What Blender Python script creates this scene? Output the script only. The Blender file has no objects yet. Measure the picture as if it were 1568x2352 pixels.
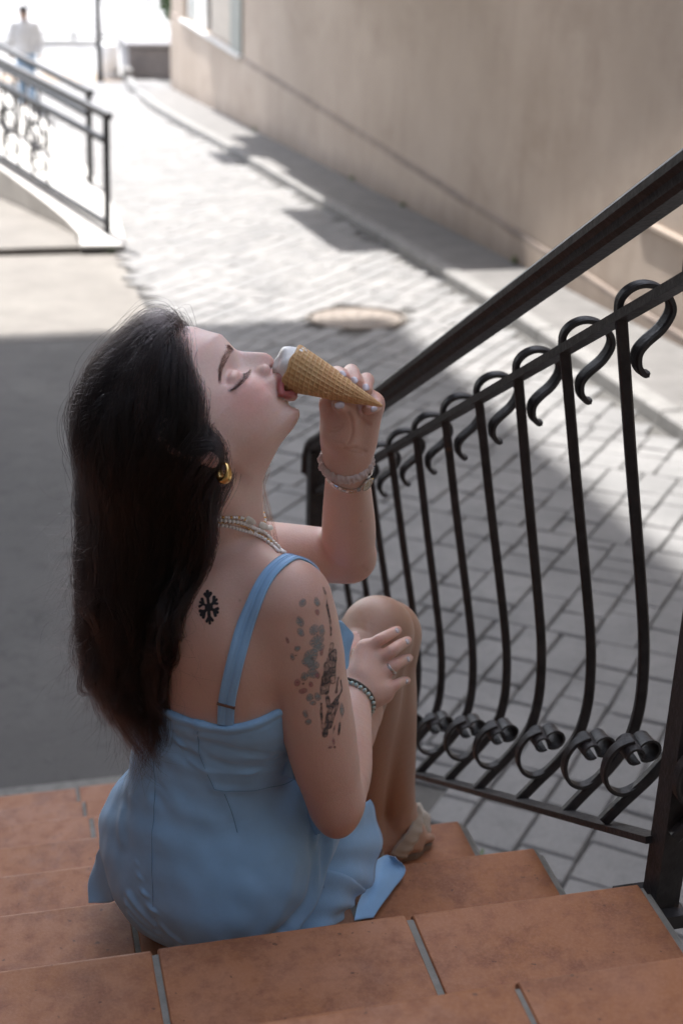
import bpy, math, random
import numpy as np
from mathutils import Vector, Matrix
random.seed(7); rng = np.random.default_rng(11)
SC = bpy.context.scene
COL = SC.collection
# ------------------------------------------------------------------ camera
CAM = np.array([-0.43083, -1.30374, 1.13184])
cam_d = bpy.data.cameras.new('camera'); cam = bpy.data.objects.new('camera', cam_d); COL.objects.link(cam)
R_ = Vector((0.97185249, -0.2336074, 0.03050102)); U_ = Vector((0.0681103, 0.40254064, 0.91286473)); F_ = Vector((0.22552986, 0.88509243, -0.40712119))
mw = Matrix.Identity(4)
for i in range(3):
    mw[i][0] = R_[i]; mw[i][1] = U_[i]; mw[i][2] = -F_[i]; mw[i][3] = CAM[i]
cam.matrix_world = mw
cam_d.sensor_fit = 'VERTICAL'; cam_d.sensor_height = 36.0; cam_d.lens = 36.0 * 3300.1188 / 2352
cam_d.clip_start = 0.05; cam_d.clip_end = 400
cam_d.dof.use_dof = True; cam_d.dof.focus_distance = 1.74; cam_d.dof.aperture_fstop = 5.0
SC.camera = cam
# ------------------------------------------------------------------ light
SUN_EL, SUN_AZ = 56.0, -12.0           # azimuth from +Y towards +X, degrees
w = bpy.data.worlds.new("World"); SC.world = w; w.use_nodes = True
nt = w.node_tree; nt.nodes.clear()
sky = nt.nodes.new('ShaderNodeTexSky'); sky.sky_type = 'NISHITA'; sky.sun_disc = False
sky.sun_elevation = math.radians(SUN_EL); sky.sun_rotation = math.radians(SUN_AZ)
sky.air_density = 1.0; sky.dust_density = 1.5; sky.ozone_density = 1.0
bg = nt.nodes.new('ShaderNodeBackground'); bg.inputs[1].default_value = 0.15
ow = nt.nodes.new('ShaderNodeOutputWorld')
hs_ = nt.nodes.new('ShaderNodeHueSaturation'); hs_.inputs['Saturation'].default_value = .62
nt.links.new(sky.outputs[0], hs_.inputs['Color']); nt.links.new(hs_.outputs[0], bg.inputs[0]); nt.links.new(bg.outputs[0], ow.inputs[0])
sd = bpy.data.lights.new('sun', 'SUN'); sd.energy = 2.7; sd.angle = math.radians(0.6); sd.color = (1.0, 0.98, 0.955)
so = bpy.data.objects.new('sun', sd); COL.objects.link(so)
a_, e_ = math.radians(SUN_AZ), math.radians(SUN_EL)
sdir = Vector((math.sin(a_) * math.cos(e_), math.cos(a_) * math.cos(e_), math.sin(e_)))
so.rotation_euler = sdir.to_track_quat('Z', 'Y').to_euler(); so.location = (0, 10, 30)
SC.cycles.use_denoising = True
try: SC.cycles.denoising_prefilter = 'ACCURATE'; SC.cycles.denoising_input_passes = 'RGB_ALBEDO_NORMAL'
except Exception: pass
SC.view_settings.view_transform = 'Standard'; SC.view_settings.look = 'None'
SC.view_settings.exposure = 2.0; SC.view_settings.gamma = 1.0; SC.view_settings.use_curve_mapping = False

# ------------------------------------------------------------------ helpers
def tag(o, label=None, cat=None, group=None, kind=None):
    if label: o['label'] = label
    if cat: o['category'] = cat
    if group: o['group'] = group
    if kind: o['kind'] = kind
    return o
def empty(name, loc=(0, 0, 0), parent=None):
    o = bpy.data.objects.new(name, None); o.location = loc; COL.objects.link(o); o.empty_display_size = .1
    if parent: o.parent = parent
    return o
def link(name, me, mat=None, parent=None):
    o = bpy.data.objects.new(name, me); COL.objects.link(o)
    if mat and not me.materials: me.materials.append(mat)
    if parent:
        o.parent = parent
        if parent.type == 'EMPTY': o.matrix_parent_inverse = Matrix.Translation(parent.location).inverted()
    return o
def mk(name, V, Fc, mat=None, parent=None, smooth=False):
    me = bpy.data.meshes.new(name)
    me.from_pydata([tuple(map(float, v)) for v in V], [], [tuple(map(int, f)) for f in Fc]); me.update()
    if smooth: me.polygons.foreach_set('use_smooth', [True] * len(me.polygons))
    return link(name, me, mat, parent)
def mk_np(name, V, Q, mat=None, parent=None, smooth=True):
    me = bpy.data.meshes.new(name); n = Q.shape[1]
    me.vertices.add(len(V)); me.vertices.foreach_set('co', np.asarray(V, np.float32).ravel())
    me.loops.add(Q.size); me.loops.foreach_set('vertex_index', Q.astype(np.int32).ravel())
    me.polygons.add(len(Q)); me.polygons.foreach_set('loop_start', np.arange(0, Q.size, n, dtype=np.int32))
    me.polygons.foreach_set('use_smooth', np.full(len(Q), smooth)); me.update(calc_edges=True); me.validate()
    return link(name, me, mat, parent)
class MB:
    def __init__(s): s.V = []; s.F = []
    def add(s, V, Fc):
        b = len(s.V); s.V += [tuple(v) for v in V]; s.F += [tuple(i + b for i in f) for f in Fc]; return s
    def box(s, x0, x1, y0, y1, z0, z1, bev=0.0, fn=None):
        """box, top edges chamfered by bev; fn maps points"""
        if bev:
            b = bev
            V = [(x0, y0, z0), (x1, y0, z0), (x1, y1, z0), (x0, y1, z0), (x0, y0, z1 - b), (x1, y0, z1 - b), (x1, y1, z1 - b), (x0, y1, z1 - b),
                 (x0 + b, y0 + b, z1), (x1 - b, y0 + b, z1), (x1 - b, y1 - b, z1), (x0 + b, y1 - b, z1)]
            Fc = [(3, 2, 1, 0), (0, 1, 5, 4), (1, 2, 6, 5), (2, 3, 7, 6), (3, 0, 4, 7), (4, 5, 9, 8), (5, 6, 10, 9), (6, 7, 11, 10), (7, 4, 8, 11), (8, 9, 10, 11)]
        else:
            V = [(x0, y0, z0), (x1, y0, z0), (x1, y1, z0), (x0, y1, z0), (x0, y0, z1), (x1, y0, z1), (x1, y1, z1), (x0, y1, z1)]
            Fc = [(3, 2, 1, 0), (0, 1, 5, 4), (1, 2, 6, 5), (2, 3, 7, 6), (3, 0, 4, 7), (4, 5, 6, 7)]
        if fn: V = [fn(*v) for v in V]
        return s.add(V, Fc)
    def sweep(s, P, prof, up=(0, 1, 0), closed=False, scale=None, cap=True):
        """sweep a closed 2D profile [(a,b)] along P; a along side axis, b along normal; up is a fixed side axis hint"""
        P = [np.array(p, float) for p in P]; n = len(P); k = len(prof); V = []; up = np.array(up, float)
        for i in range(n):
            t = (P[(i + 1) % n] - P[i - 1]) if closed else (P[min(i + 1, n - 1)] - P[max(i - 1, 0)])
            t /= (np.linalg.norm(t) + 1e-12)
            sd_ = up - t * (up @ t); sd_ /= (np.linalg.norm(sd_) + 1e-12); nn = np.cross(t, sd_)
            q = 1.0 if scale is None else scale[i]
            qa, qb = (q if isinstance(q, (tuple, list)) else (q, q))
            for a, b in prof: V.append(P[i] + sd_ * a * qa + nn * b * qb)
        Fc = []
        for i in range(n if closed else n - 1):
            j = (i + 1) % n
            for m in range(k):
                m2 = (m + 1) % k; Fc.append((i * k + m, i * k + m2, j * k + m2, j * k + m))
        if cap and not closed: Fc += [tuple(range(k))[::-1], tuple((n - 1) * k + m for m in range(k))]
        return s.add(V, Fc)
    def sphere(s, c, r, nu=10, nv=7, fn=None):
        V = [(0, 0, 1)]; Fc = []
        for j in range(1, nv):
            for i in range(nu):
                th = math.pi * j / nv; ph = 2 * math.pi * i / nu
                V.append((math.sin(th) * math.cos(ph), math.sin(th) * math.sin(ph), math.cos(th)))
        V.append((0, 0, -1)); L = len(V) - 1
        for i in range(nu):
            Fc.append((0, 1 + i, 1 + (i + 1) % nu)); Fc.append((L, 1 + (nv - 2) * nu + (i + 1) % nu, 1 + (nv - 2) * nu + i))
            for j in range(nv - 2):
                a = 1 + j * nu; Fc.append((a + i, a + nu + i, a + nu + (i + 1) % nu, a + (i + 1) % nu))
        rr = r if isinstance(r, (tuple, list)) else (r, r, r)
        V = [(x * rr[0], y * rr[1], z * rr[2]) for x, y, z in V]
        if fn: V = [fn(*v) for v in V]
        return s.add([(c[0] + x, c[1] + y, c[2] + z) for x, y, z in V], Fc)
    def build(s, name, mat=None, parent=None, smooth=False): return mk(name, s.V, s.F, mat, parent, smooth)
def circ(r, n=8, rb=None): return [(r * math.cos(2 * math.pi * i / n), (rb or r) * math.sin(2 * math.pi * i / n)) for i in range(n)]
def rect(a, b): return [(-a / 2, -b / 2), (a / 2, -b / 2), (a / 2, b / 2), (-a / 2, b / 2)]
def catmull(P, n=8):
    P = np.array(P, float); Q = np.vstack([2 * P[0] - P[1], P, 2 * P[-1] - P[-2]]); out = []
    for i in range(1, len(Q) - 2):
        p0, p1, p2, p3 = Q[i - 1:i + 3]
        for t in np.linspace(0, 1, n, endpoint=False):
            out.append(.5 * (2 * p1 + (p2 - p0) * t + (2 * p0 - 5 * p1 + 4 * p2 - p3) * t * t + (3 * p1 - p0 - 3 * p2 + p3) * t ** 3))
    out.append(P[-1]); return np.array(out)

# ------------------------------------------------------------------ materials
class NT:
    def __init__(s, name):
        s.m = bpy.data.materials.new(name); s.m.use_nodes = True; s.t = s.m.node_tree
        s.b = s.t.nodes['Principled BSDF']; s.co = None
    def n(s, typ, **kw):
        nd = s.t.nodes.new(typ)
        for k, v in kw.items():
            if isinstance(k, str) and hasattr(nd, k): setattr(nd, k, v)
        return nd
    def l(s, a, b): s.t.links.new(a, b)
    def coords(s, kind='Object'):
        if s.co is None: s.co = s.n('ShaderNodeTexCoord')
        return s.co.outputs[kind]
    def noise(s, scale, detail=4, rough=.55, vec=None, stretch=None, out='Fac'):
        v = vec if vec is not None else s.coords()
        if stretch:
            mp = s.n('ShaderNodeMapping'); mp.inputs['Scale'].default_value = stretch; s.l(v, mp.inputs[0]); v = mp.outputs[0]
        nd = s.n('ShaderNodeTexNoise'); nd.inputs['Scale'].default_value = scale; nd.inputs['Detail'].default_value = detail; nd.inputs['Roughness'].default_value = rough
        s.l(v, nd.inputs['Vector']); return nd.outputs[out]
    def ramp(s, fac, stops):
        r = s.n('ShaderNodeValToRGB'); e = r.color_ramp.elements
        while len(e) < len(stops): e.new(.5)
        for el, (p, c) in zip(e, stops):
            el.position = p; el.color = (c if len(c) == 4 else (*c, 1)) if isinstance(c, (tuple, list)) else (c, c, c, 1)
        s.l(fac, r.inputs[0]); return r.outputs[0]
    def mix(s, fac, a, b, mode='MIX'):
        m = s.n('ShaderNodeMix'); m.data_type = 'RGBA'; m.blend_type = mode
        for i, v in ((0, fac), (6, a), (7, b)):
            if hasattr(v, 'is_linked') or hasattr(v, 'links'): s.l(v, m.inputs[i])
            else: m.inputs[i].default_value = v if i == 0 else ((*v, 1) if len(v) == 3 else v)
        return m.outputs[2]
    def math(s, op, a, b=None):
        m = s.n('ShaderNodeMath'); m.operation = op
        for i, v in ((0, a), (1, b)):
            if v is None: continue
            if hasattr(v, 'links'): s.l(v, m.inputs[i])
            else: m.inputs[i].default_value = v
        return m.outputs[0]
    def bump(s, h, strength=.3, dist=.01, prev=None):
        b = s.n('ShaderNodeBump'); b.inputs['Strength'].default_value = strength; b.inputs['Distance'].default_value = dist
        s.l(h, b.inputs['Height'])
        if prev is not None: s.l(prev, b.inputs['Normal'])
        return b.outputs[0]
    def rnd(s): return s.n('ShaderNodeObjectInfo').outputs['Random']
    def fin(s, col=None, rough=.6, nor=None, metal=0, spec=None, sss=0, coat=0):
        B = s.b.inputs
        def put(k, v):
            if hasattr(v, 'links'): s.l(v, B[k])
            else: B[k].default_value = (*v, 1) if isinstance(v, (tuple, list)) and len(v) == 3 else v
        if col is not None: put('Base Color', col)
        put('Roughness', rough); put('Metallic', metal)
        if nor is not None: s.l(nor, B['Normal'])
        if spec is not None: put('Specular IOR Level', spec)
        if sss: put('Subsurface Weight', sss)
        if coat: put('Coat Weight', coat)
        return s.m
def plain(name, col, rough=.6, metal=0, bump=0, bscale=60, var=.12):
    t = NT(name); nz = t.noise(bscale, 5)
    c = t.mix(t.ramp(t.noise(bscale * .12, 4), [(.3, 0), (.7, 1)]), tuple(x * (1 - var) for x in col), tuple(min(1, x * (1 + var)) for x in col))
    return t.fin(c, rough, t.bump(nz, bump, .004) if bump else None, metal)

def m_tile():
    t = NT('terracotta'); g = t.n('ShaderNodeNewGeometry').outputs['Position']
    r = t.rnd()
    ofs = t.n('ShaderNodeVectorMath'); ofs.operation = 'ADD'; cx = t.n('ShaderNodeCombineXYZ')
    t.l(t.math('MULTIPLY', r, 37.0), cx.inputs[0]); t.l(t.math('MULTIPLY', r, 91.0), cx.inputs[1]); t.l(g, ofs.inputs[0]); t.l(cx.outputs[0], ofs.inputs[1]); v = ofs.outputs[0]
    big = t.noise(7, 5, .6, v); mid = t.noise(38, 5, .65, v); fine = t.noise(260, 4, .7, v); blot = t.noise(13, 6, .7, v)
    base = t.mix(r, (.305, .124, .060), (.400, .186, .104))
    c = t.mix(t.ramp(big, [(.36, 0), (.66, 1)]), base, (.335, .132, .052))
    c = t.mix(t.math('MULTIPLY', t.ramp(blot, [(.47, 0), (.62, 1)]), .52), c, (.155, .058, .034))
    c = t.mix(t.math('MULTIPLY', t.ramp(mid, [(.50, 0), (.66, 1)]), .42), c, (.19, .078, .052))
    c = t.mix(t.math('MULTIPLY', t.ramp(fine, [(.35, 1), (.55, 0)]), .22), c, (.50, .25, .15))
    c = t.mix(t.math('MULTIPLY', t.ramp(t.noise(90, 2, .5, v), [(.70, 0), (.74, 1)]), .6), c, (.07, .04, .03))
    h = t.math('ADD', t.math('MULTIPLY', fine, .4), t.math('MULTIPLY', mid, .8))
    return t.fin(c, t.ramp(mid, [(.3, .42), (.7, .62)]), t.bump(h, .3, .003), spec=.22)
def m_paver():
    t = NT('paver_stone'); g = t.n('ShaderNodeNewGeometry').outputs['Position']; r = t.rnd()
    at = t.n('ShaderNodeAttribute'); at.attribute_name = 'tone'
    c = t.mix(t.ramp(t.noise(2.2, 4, .6, g), [(.35, 0), (.65, 1)]), (.165, .162, .158), (.23, .224, .217))
    c = t.mix(t.math('MULTIPLY', at.outputs['Fac'], .5), c, (.30, .285, .27))
    c = t.mix(t.math('MULTIPLY', t.ramp(t.noise(24, 5, .7, g), [(.5, 0), (.72, 1)]), .5), c, (.12, .118, .115))
    c = t.mix(t.math('MULTIPLY', t.ramp(t.noise(170, 3, .7, g), [(.5, 0), (.65, 1)]), .35), c, (.33, .32, .31))
    return t.fin(c, .78, t.bump(t.noise(120, 5, .7, g), .4, .004), spec=.35)
def m_asphalt():
    t = NT('asphalt'); g = t.n('ShaderNodeNewGeometry').outputs['Position']
    c = t.mix(t.ramp(t.noise(1.3, 5, .6, g), [(.35, 0), (.68, 1)]), (.080, .076, .072), (.115, .109, .102))
    c = t.mix(t.math('MULTIPLY', t.ramp(t.noise(300, 3, .8, g), [(.45, 0), (.65, 1)]), .4), c, (.18, .17, .16))
    c = t.mix(t.math('MULTIPLY', t.ramp(t.noise(9, 6, .7, g), [(.52, 0), (.66, 1)]), .45), c, (.052, .050, .048))
    c = t.mix(t.math('MULTIPLY', t.ramp(t.noise(55, 3, .6, g), [(.66, 0), (.72, 1)]), .55), c, (.20, .195, .185))
    c = t.mix(t.math('MULTIPLY', t.ramp(t.noise(2.2, 6, .72, g, (1, .35, 1)), [(.55, 0), (.62, 1)]), .3), c, (.14, .134, .126))
    return t.fin(c, .85, t.bump(t.noise(260, 4, .75, g), .5, .004), spec=.3)
def m_plaster():
    t = NT('plaster'); g = t.n('ShaderNodeNewGeometry').outputs['Position']
    streak = t.noise(2.0, 6, .62, g, (1, 1.6, .28)); patch = t.noise(.55, 5, .6, g); fine = t.noise(70, 5, .7, g)
    c = t.mix(t.ramp(patch, [(.35, 0), (.65, 1)]), (.385, .312, .252), (.46, .38, .315))
    c = t.mix(t.math('MULTIPLY', t.ramp(streak, [(.50, 0), (.78, 1)]), .30), c, (.25, .185, .14))
    c = t.mix(t.math('MULTIPLY', t.ramp(t.noise(.9, 7, .68, g, (1, 1, 1.4)), [(.50, 0), (.66, 1)]), .35), c, (.27, .205, .155))
    c = t.mix(t.math('MULTIPLY', t.ramp(t.noise(26, 6, .7, g), [(.60, 0), (.70, 1)]), .30), c, (.19, .15, .12))
    sx = t.n('ShaderNodeSeparateXYZ'); t.l(g, sx.inputs[0])
    hgt = t.math('ADD', t.math('ADD', sx.outputs[2], 1.303), t.math('MULTIPLY', t.math('SUBTRACT', sx.outputs[1], 2.0), .063))   # height above the sloping street
    damp = t.ramp(t.math('ADD', hgt, t.math('MULTIPLY', t.math('SUBTRACT', t.noise(1.6, 6, .7, g, (1, 1, .5)), .5), .55)), [(.02, 1), (.34, 0)])
    c = t.mix(t.math('MULTIPLY', damp, .6), c, (.15, .118, .098))
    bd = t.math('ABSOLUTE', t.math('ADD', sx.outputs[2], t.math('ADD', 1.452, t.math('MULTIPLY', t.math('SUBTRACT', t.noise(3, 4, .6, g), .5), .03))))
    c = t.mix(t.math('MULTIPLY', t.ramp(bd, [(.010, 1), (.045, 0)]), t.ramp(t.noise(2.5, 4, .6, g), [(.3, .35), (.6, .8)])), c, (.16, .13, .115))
    return t.fin(c, .9, t.bump(t.math('ADD', fine, t.math('MULTIPLY', t.noise(9, 5, .6, g), 1.5)), .35, .008), spec=.2)
def m_conc(name, a, b, sc=6):
    t = NT(name); g = t.n('ShaderNodeNewGeometry').outputs['Position']
    c = t.mix(t.ramp(t.noise(sc, 6, .65, g), [(.35, 0), (.68, 1)]), a, b)
    c = t.mix(t.math('MULTIPLY', t.ramp(t.noise(sc * 25, 4, .7, g), [(.5, 0), (.7, 1)]), .3), c, tuple(x * .6 for x in a))
    return t.fin(c, .85, t.bump(t.noise(sc * 20, 5, .7, g), .4, .004), spec=.25)
def m_iron():
    t = NT('wrought_iron'); g = t.n('ShaderNodeNewGeometry').outputs['Position']
    f = t.noise(160, 4, .6, g); rmask = t.ramp(t.noise(28, 6, .72, g), [(.635, 0), (.70, 1)])
    c = t.mix(t.ramp(t.noise(40, 4, .6, g), [(.35, 0), (.65, 1)]), (.019, .0172, .0176), (.038, .0335, .0342))
    c = t.mix(t.math('MULTIPLY', rmask, .55), c, (.11, .05, .024))
    c = t.mix(t.math('MULTIPLY', t.ramp(f, [(.62, 0), (.75, 1)]), .18), c, (.12, .11, .105))
    return t.fin(c, t.ramp(f, [(.3, .42), (.7, .60)]), t.bump(t.math('ADD', f, t.math('MULTIPLY', t.noise(60, 4, .6, g), 1.5)), .35, .002), 0, .42)
M_BLOCKER = m_conc('blocker_grey', (.15, .145, .14), (.21, .20, .19), 3)  # grey of the unseen walls added to block skylight
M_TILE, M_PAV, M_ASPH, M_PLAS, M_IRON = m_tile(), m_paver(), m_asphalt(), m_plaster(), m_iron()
M_GROUT = m_conc('grout', (.21, .205, .185), (.30, .29, .265), 30)
M_JOINT = m_conc('joint_dirt', (.092, .088, .081), (.135, .128, .118), 14)
M_KERB = m_conc('kerb_granite', (.20, .193, .183), (.29, .28, .265), 9)
M_SIDE = m_conc('sidewalk_concrete', (.145, .138, .13), (.20, .19, .18), 4)
M_CONC = m_conc('white_concrete', (.55, .53, .50), (.72, .70, .66), 3)
M_STEP = m_conc('step_concrete', (.11, .105, .096), (.17, .16, .145), 20)
def zg(y): return -1.303 - .063 * (min(y, 30.4) - 2.0)
# ================================================================== SETTING
def kerb_x(y):
    return float(np.interp(y, [2, 5, 7, 8.5, 10.2, 12, 14.5, 18, 20.5, 24, 28, 30.4], [2.88, 2.93, 2.97, 2.97, 2.94, 2.87, 2.79, 2.68, 2.56, 2.44, 2.5, 2.64]))
def wall_x(y): return 3.87 - .0222 * y
# ground sheet: slopes down the lane, then level
ys = [-12, -4, 0, 5, 10, 15, 20, 25, 30.4, 45, 70, 140]
V = []; Fc = []
for i, y in enumerate(ys):
    for x in (-60, -12, 0, 6, 20, 80): V.append((x, y, zg(y) - .004))
for i in range(len(ys) - 1):
    for j in range(5): Fc.append((i * 6 + j, i * 6 + j + 1, i * 6 + j + 7, i * 6 + j + 6))
tag(mk('ground', V, Fc, M_ASPH), 'grey asphalt ground of the lane beside the steps', None, None, 'structure')
# paving bed with paver stones laid diagonally
def sheet(name, xl, xr, y0, y1, dz, mat, step=.6, kind='structure', label=None):
    V = []; Fc = []; yy = np.arange(y0, y1 + .01, step)
    for y in yy: V += [(xl(y), y, zg(y) + dz), (xr(y), y, zg(y) + dz)]
    for i in range(len(yy) - 1): Fc.append((2 * i, 2 * i + 1, 2 * i + 3, 2 * i + 2))
    o = mk(name, V, Fc, mat); tag(o, label, None, None, kind); return o
pav_l = lambda y: .63 + .03 * math.sin(y * .9) if y > 1.9 else .36
pav = sheet('pavement', pav_l, lambda y: kerb_x(y), -.6, 30.4, .002, M_JOINT, .5, label='lane paved with small grey stone setts')
ang = math.radians(51.0); ca, sa = math.cos(ang), math.sin(ang)
HW = 2501 / 3751 * 1176
def depth_px(P):
    q = np.array(P) - CAM; d = q @ np.array(F_); 
    return d, 784 + 3300 * (q @ np.array(R_)) / d, 1176 - 3300 * (q @ np.array(U_)) / d
cands = []
pa = -2.0
while pa < 32:
    plen = random.choice([.62, .78, .95, 1.1]); b = -26.0 - random.random() * .3
    while b < 30:
        bw = random.choice([.115, .135, .165, .165, .20]); a = pa
        while a < pa + plen - 1e-6:
            al = random.choice([.12, .15, .19, .19, .23, .27, .30]); al = min(al, pa + plen - a)
            if pa + plen - a - al < .08: al = pa + plen - a
            ac, bc = a + al / 2, b + bw / 2
            x, y = ca * ac + sa * bc, sa * ac - ca * bc
            if -.5 < y < 30.2 and pav_l(y) < x < kerb_x(y) - .05:
                d, u, v = depth_px((x, y, zg(y)))
                vis = d > .2 and -80 < u < 1650 and -80 < v < 2450
                if math.hypot(x - 1.98, y - 7.92) > .40: cands.append((d if vis else d + 100, x, y, round(al, 3), bw, vis))
            a += al
        b += bw
    pa += plen
cands = [c for c in cands if c[5] or c[0] < 108]
cands.sort()
slope = math.atan(.063); GAP = .0075
def paver_mesh(al, bw, h=.022):
    m = MB(); m.box(-al / 2 + GAP / 2, al / 2 - GAP / 2, -bw / 2 + GAP / 2, bw / 2 - GAP / 2, 0, h, .006)
    me = bpy.data.meshes.new('paver'); me.from_pydata(m.V, [], m.F); me.materials.append(M_PAV); return me
pm = {}
Rz = Matrix.Rotation(ang, 4, 'Z'); Rs = Matrix.Rotation(-slope, 4, 'X')
Rflip = Matrix.Scale(1, 4)
rest = MB()
for i, (d, x, y, al, bw, vis) in enumerate(cands):
    jit = Matrix.Rotation(random.gauss(0, .011), 4, 'X') @ Matrix.Rotation(random.gauss(0, .011), 4, 'Y') @ Matrix.Rotation(random.gauss(0, .022), 4, 'Z')
    mwp = Matrix.Translation((x, y, zg(y) - .004 + random.uniform(-.003, .002))) @ Rs @ Rz @ jit
    if i < 300:
        if (al, bw) not in pm: pm[(al, bw)] = paver_mesh(al, bw)
        o = bpy.data.objects.new('paver', pm[(al, bw)]); COL.objects.link(o); o.parent = pav; o.matrix_world = mwp
    else:
        rest.box(-al / 2 + GAP / 2, al / 2 - GAP / 2, -bw / 2 + GAP / 2, bw / 2 - GAP / 2, 0, .022, .006, fn=lambda px, py, pz: tuple(mwp @ Vector((px, py, pz))))
o = rest.build('pavers', M_PAV, pav); o['kind'] = 'stuff'
at = o.data.attributes.new('tone', 'FLOAT', 'FACE'); n_p = len(o.data.polygons) // 10
at.data.foreach_set('value', np.repeat(rng.random(n_p), 10).astype(np.float32))
# manhole cover
mh = empty('manhole_cover', (1.98, 7.92, zg(7.92))); mh.rotation_euler = (-slope, 0, 0)
tag(mh, 'round rusty brown iron manhole cover set into the paved lane', 'manhole cover')
t = NT('rusty_cast_iron'); M_RUST = t.fin(t.mix(t.ramp(t.noise(14, 6, .7), [(.35, 0), (.65, 1)]), (.25, .205, .165), (.17, .14, .115)), .7, t.bump(t.noise(80, 4), .4, .004), .0)
def child(name, mb, mat, parent, smooth=False):
    o = mb.build(name, mat, None, smooth); o.parent = parent; return o
m = MB(); m.sweep([(math.cos(q) * .335, math.sin(q) * .335, .013) for q in np.linspace(0, 2 * math.pi, 40, endpoint=False)], rect(.02, .012), up=(0, 0, 1), closed=True); child('rim', m, M_RUST, mh)
m = MB()
for k in range(36): pass
ring = [(math.cos(q) * .305, math.sin(q) * .305) for q in np.linspace(0, 2 * math.pi, 40, endpoint=False)]
m.add([(x, y, .016) for x, y in ring] + [(x, y, -.01) for x, y in ring], [tuple(range(40))] + [(i, i + 40, (i + 1) % 40 + 40, (i + 1) % 40) for i in range(40)])
lid = child('lid', m, M_RUST, mh)
m = MB()
for rr in (.09, .17, .25):
    n = int(rr * 60)
    for k in range(n):
        q = 2 * math.pi * k / n; m.box(-.016, .016, -.012, 0.012, .013, .019, .002, fn=lambda x, y, z: (math.cos(q) * (rr + x) - math.sin(q) * y, math.sin(q) * (rr + x) + math.cos(q) * y, z))
child('stud_pattern', m, M_RUST, mh)['kind'] = 'stuff'
# kerb + sidewalk
side = sheet('sidewalk', lambda y: kerb_x(y) + .13, wall_x, -.6, 30.3, .085, M_SIDE, .5, label='narrow concrete sidewalk along the plaster wall')
kb = sheet('kerb', lambda y: kerb_x(y) - .002, lambda y: kerb_x(y) + .14, -.6, 30.3, .001, M_JOINT, .5, label='low granite kerb between lane and sidewalk')
y = -.5
while y < 30.0:
    L = .95
    m = MB()
    def fn(px, py, pz, y=y, L=L):
        yy = y + py; return (kerb_x(yy) + px, yy, zg(yy) + pz)
    m.box(0, .135, .006, L - .006, -.05, .098, .012, fn)
    m.build('kerb_stone', M_KERB, kb)
    y += L
# ------------------------------------------------------------------ building on the right
bld = empty('plaster_building', (wall_x(12), 12, zg(12)))
tag(bld, 'long building with stained beige plaster wall along the lane', 'building')
def wfn(off):
    return lambda px, py, pz: (wall_x(py) - px, py, pz)
m = MB()
yy = np.linspace(-4, 27.6, 60)
# wall skin with a window opening (y 20.9..26.2, z -1.42..0.9), slightly uneven
wy0, wy1, wz0, wz1 = 20.75, 26.1, -1.40, 1.2
def quad_wall(m, ya, yb, za, zb, off=0.0, ny=1, nz=1):
    for i in range(ny):
        for j in range(nz):
            y0, y1 = ya + (yb - ya) * i / ny, ya + (yb - ya) * (i + 1) / ny; z0, z1 = za + (zb - za) * j / nz, za + (zb - za) * (j + 1) / nz
            m.add([(wall_x(y0) - off, y0, z0), (wall_x(y1) - off, y1, z0), (wall_x(y1) - off, y1, z1), (wall_x(y0) - off, y0, z1)], [(0, 1, 2, 3)])
PZ = -1.44
quad_wall(m, -4, wy0, PZ, 5.0); quad_wall(m, wy1, 27.6, PZ, 5.0); quad_wall(m, wy0, wy1, wz1, 5.0); quad_wall(m, wy0, wy1, PZ, wz0)
# reveals
def rq(y0, y1, z0, z1):
    m.add([(wall_x(y0), y0, z0), (wall_x(y1), y1, z1), (wall_x(y1) + .22, y1, z1), (wall_x(y0) + .22, y0, z0)], [(0, 1, 2, 3)])
rq(wy1, wy1, wz0, wz1); rq(wy0, wy0, wz0, wz1); rq(wy0, wy1, wz0, wz0); rq(wy0, wy1, wz1, wz1)
# end wall and roof mass behind
m.add([(wall_x(27.6), 27.6, -3.4), (14, 27.6, -3.4), (14, 27.6, 5.0), (wall_x(27.6), 27.6, 5.0)], [(0, 1, 2, 3)])
m.add([(wall_x(-4), -4, -2), (14, -4, -2), (14, -4, 5.0), (wall_x(-4), -4, 5.0)], [(3, 2, 1, 0)])
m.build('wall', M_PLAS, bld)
m = MB()      # plinth 3 cm proud, weathered top edge
n = 90; ps = np.linspace(-4, 27.6, n); V = []; Fc = []
for i, y in enumerate(ps):
    o_ = .026 + .006 * math.sin(y * 5.1) * math.sin(y * 1.7); x = wall_x(y); zt = PZ + .006 * math.sin(y * 3.3)
    V += [(x + .02, y, zt + .012), (x - o_ + .008, y, zt + .008), (x - o_, y, zt - .004), (x - o_ - .004, y, zg(y) - .2)]
for i in range(n - 1):
    for j in range(3): a = i * 4 + j; Fc.append((a, a + 4, a + 5, a + 1))
m.add(V, Fc); 
xe = wall_x(27.6)
m.add([(xe - .03, 27.6, -3.4), (xe - .03, 27.63, -3.4), (14, 27.63, -3.4), (14, 27.63, PZ), (xe - .03, 27.63, PZ), (xe - .03, 27.6, PZ)], [(0, 1, 4, 5), (1, 2, 3, 4)])
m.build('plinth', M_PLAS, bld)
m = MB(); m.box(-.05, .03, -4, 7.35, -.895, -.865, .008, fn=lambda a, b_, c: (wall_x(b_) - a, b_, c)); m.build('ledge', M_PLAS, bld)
m = MB(); ev = [(-4.2, .30), (8.0, .45), (9.5, .60), (10.37, .668), (11.34, .722), (13.1, .812), (15.0, 1.0), (27.8, 1.05)]; V = []; Fc = []  # unseen eave; overhang shaped to shade the wall and leave a sun patch
for y, d_ in ev: V += [(wall_x(y) + .1, y, 5.0), (wall_x(y) - d_, y, 5.0), (wall_x(y) - d_, y, 5.2), (wall_x(y) + .1, y, 5.2)]
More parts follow.
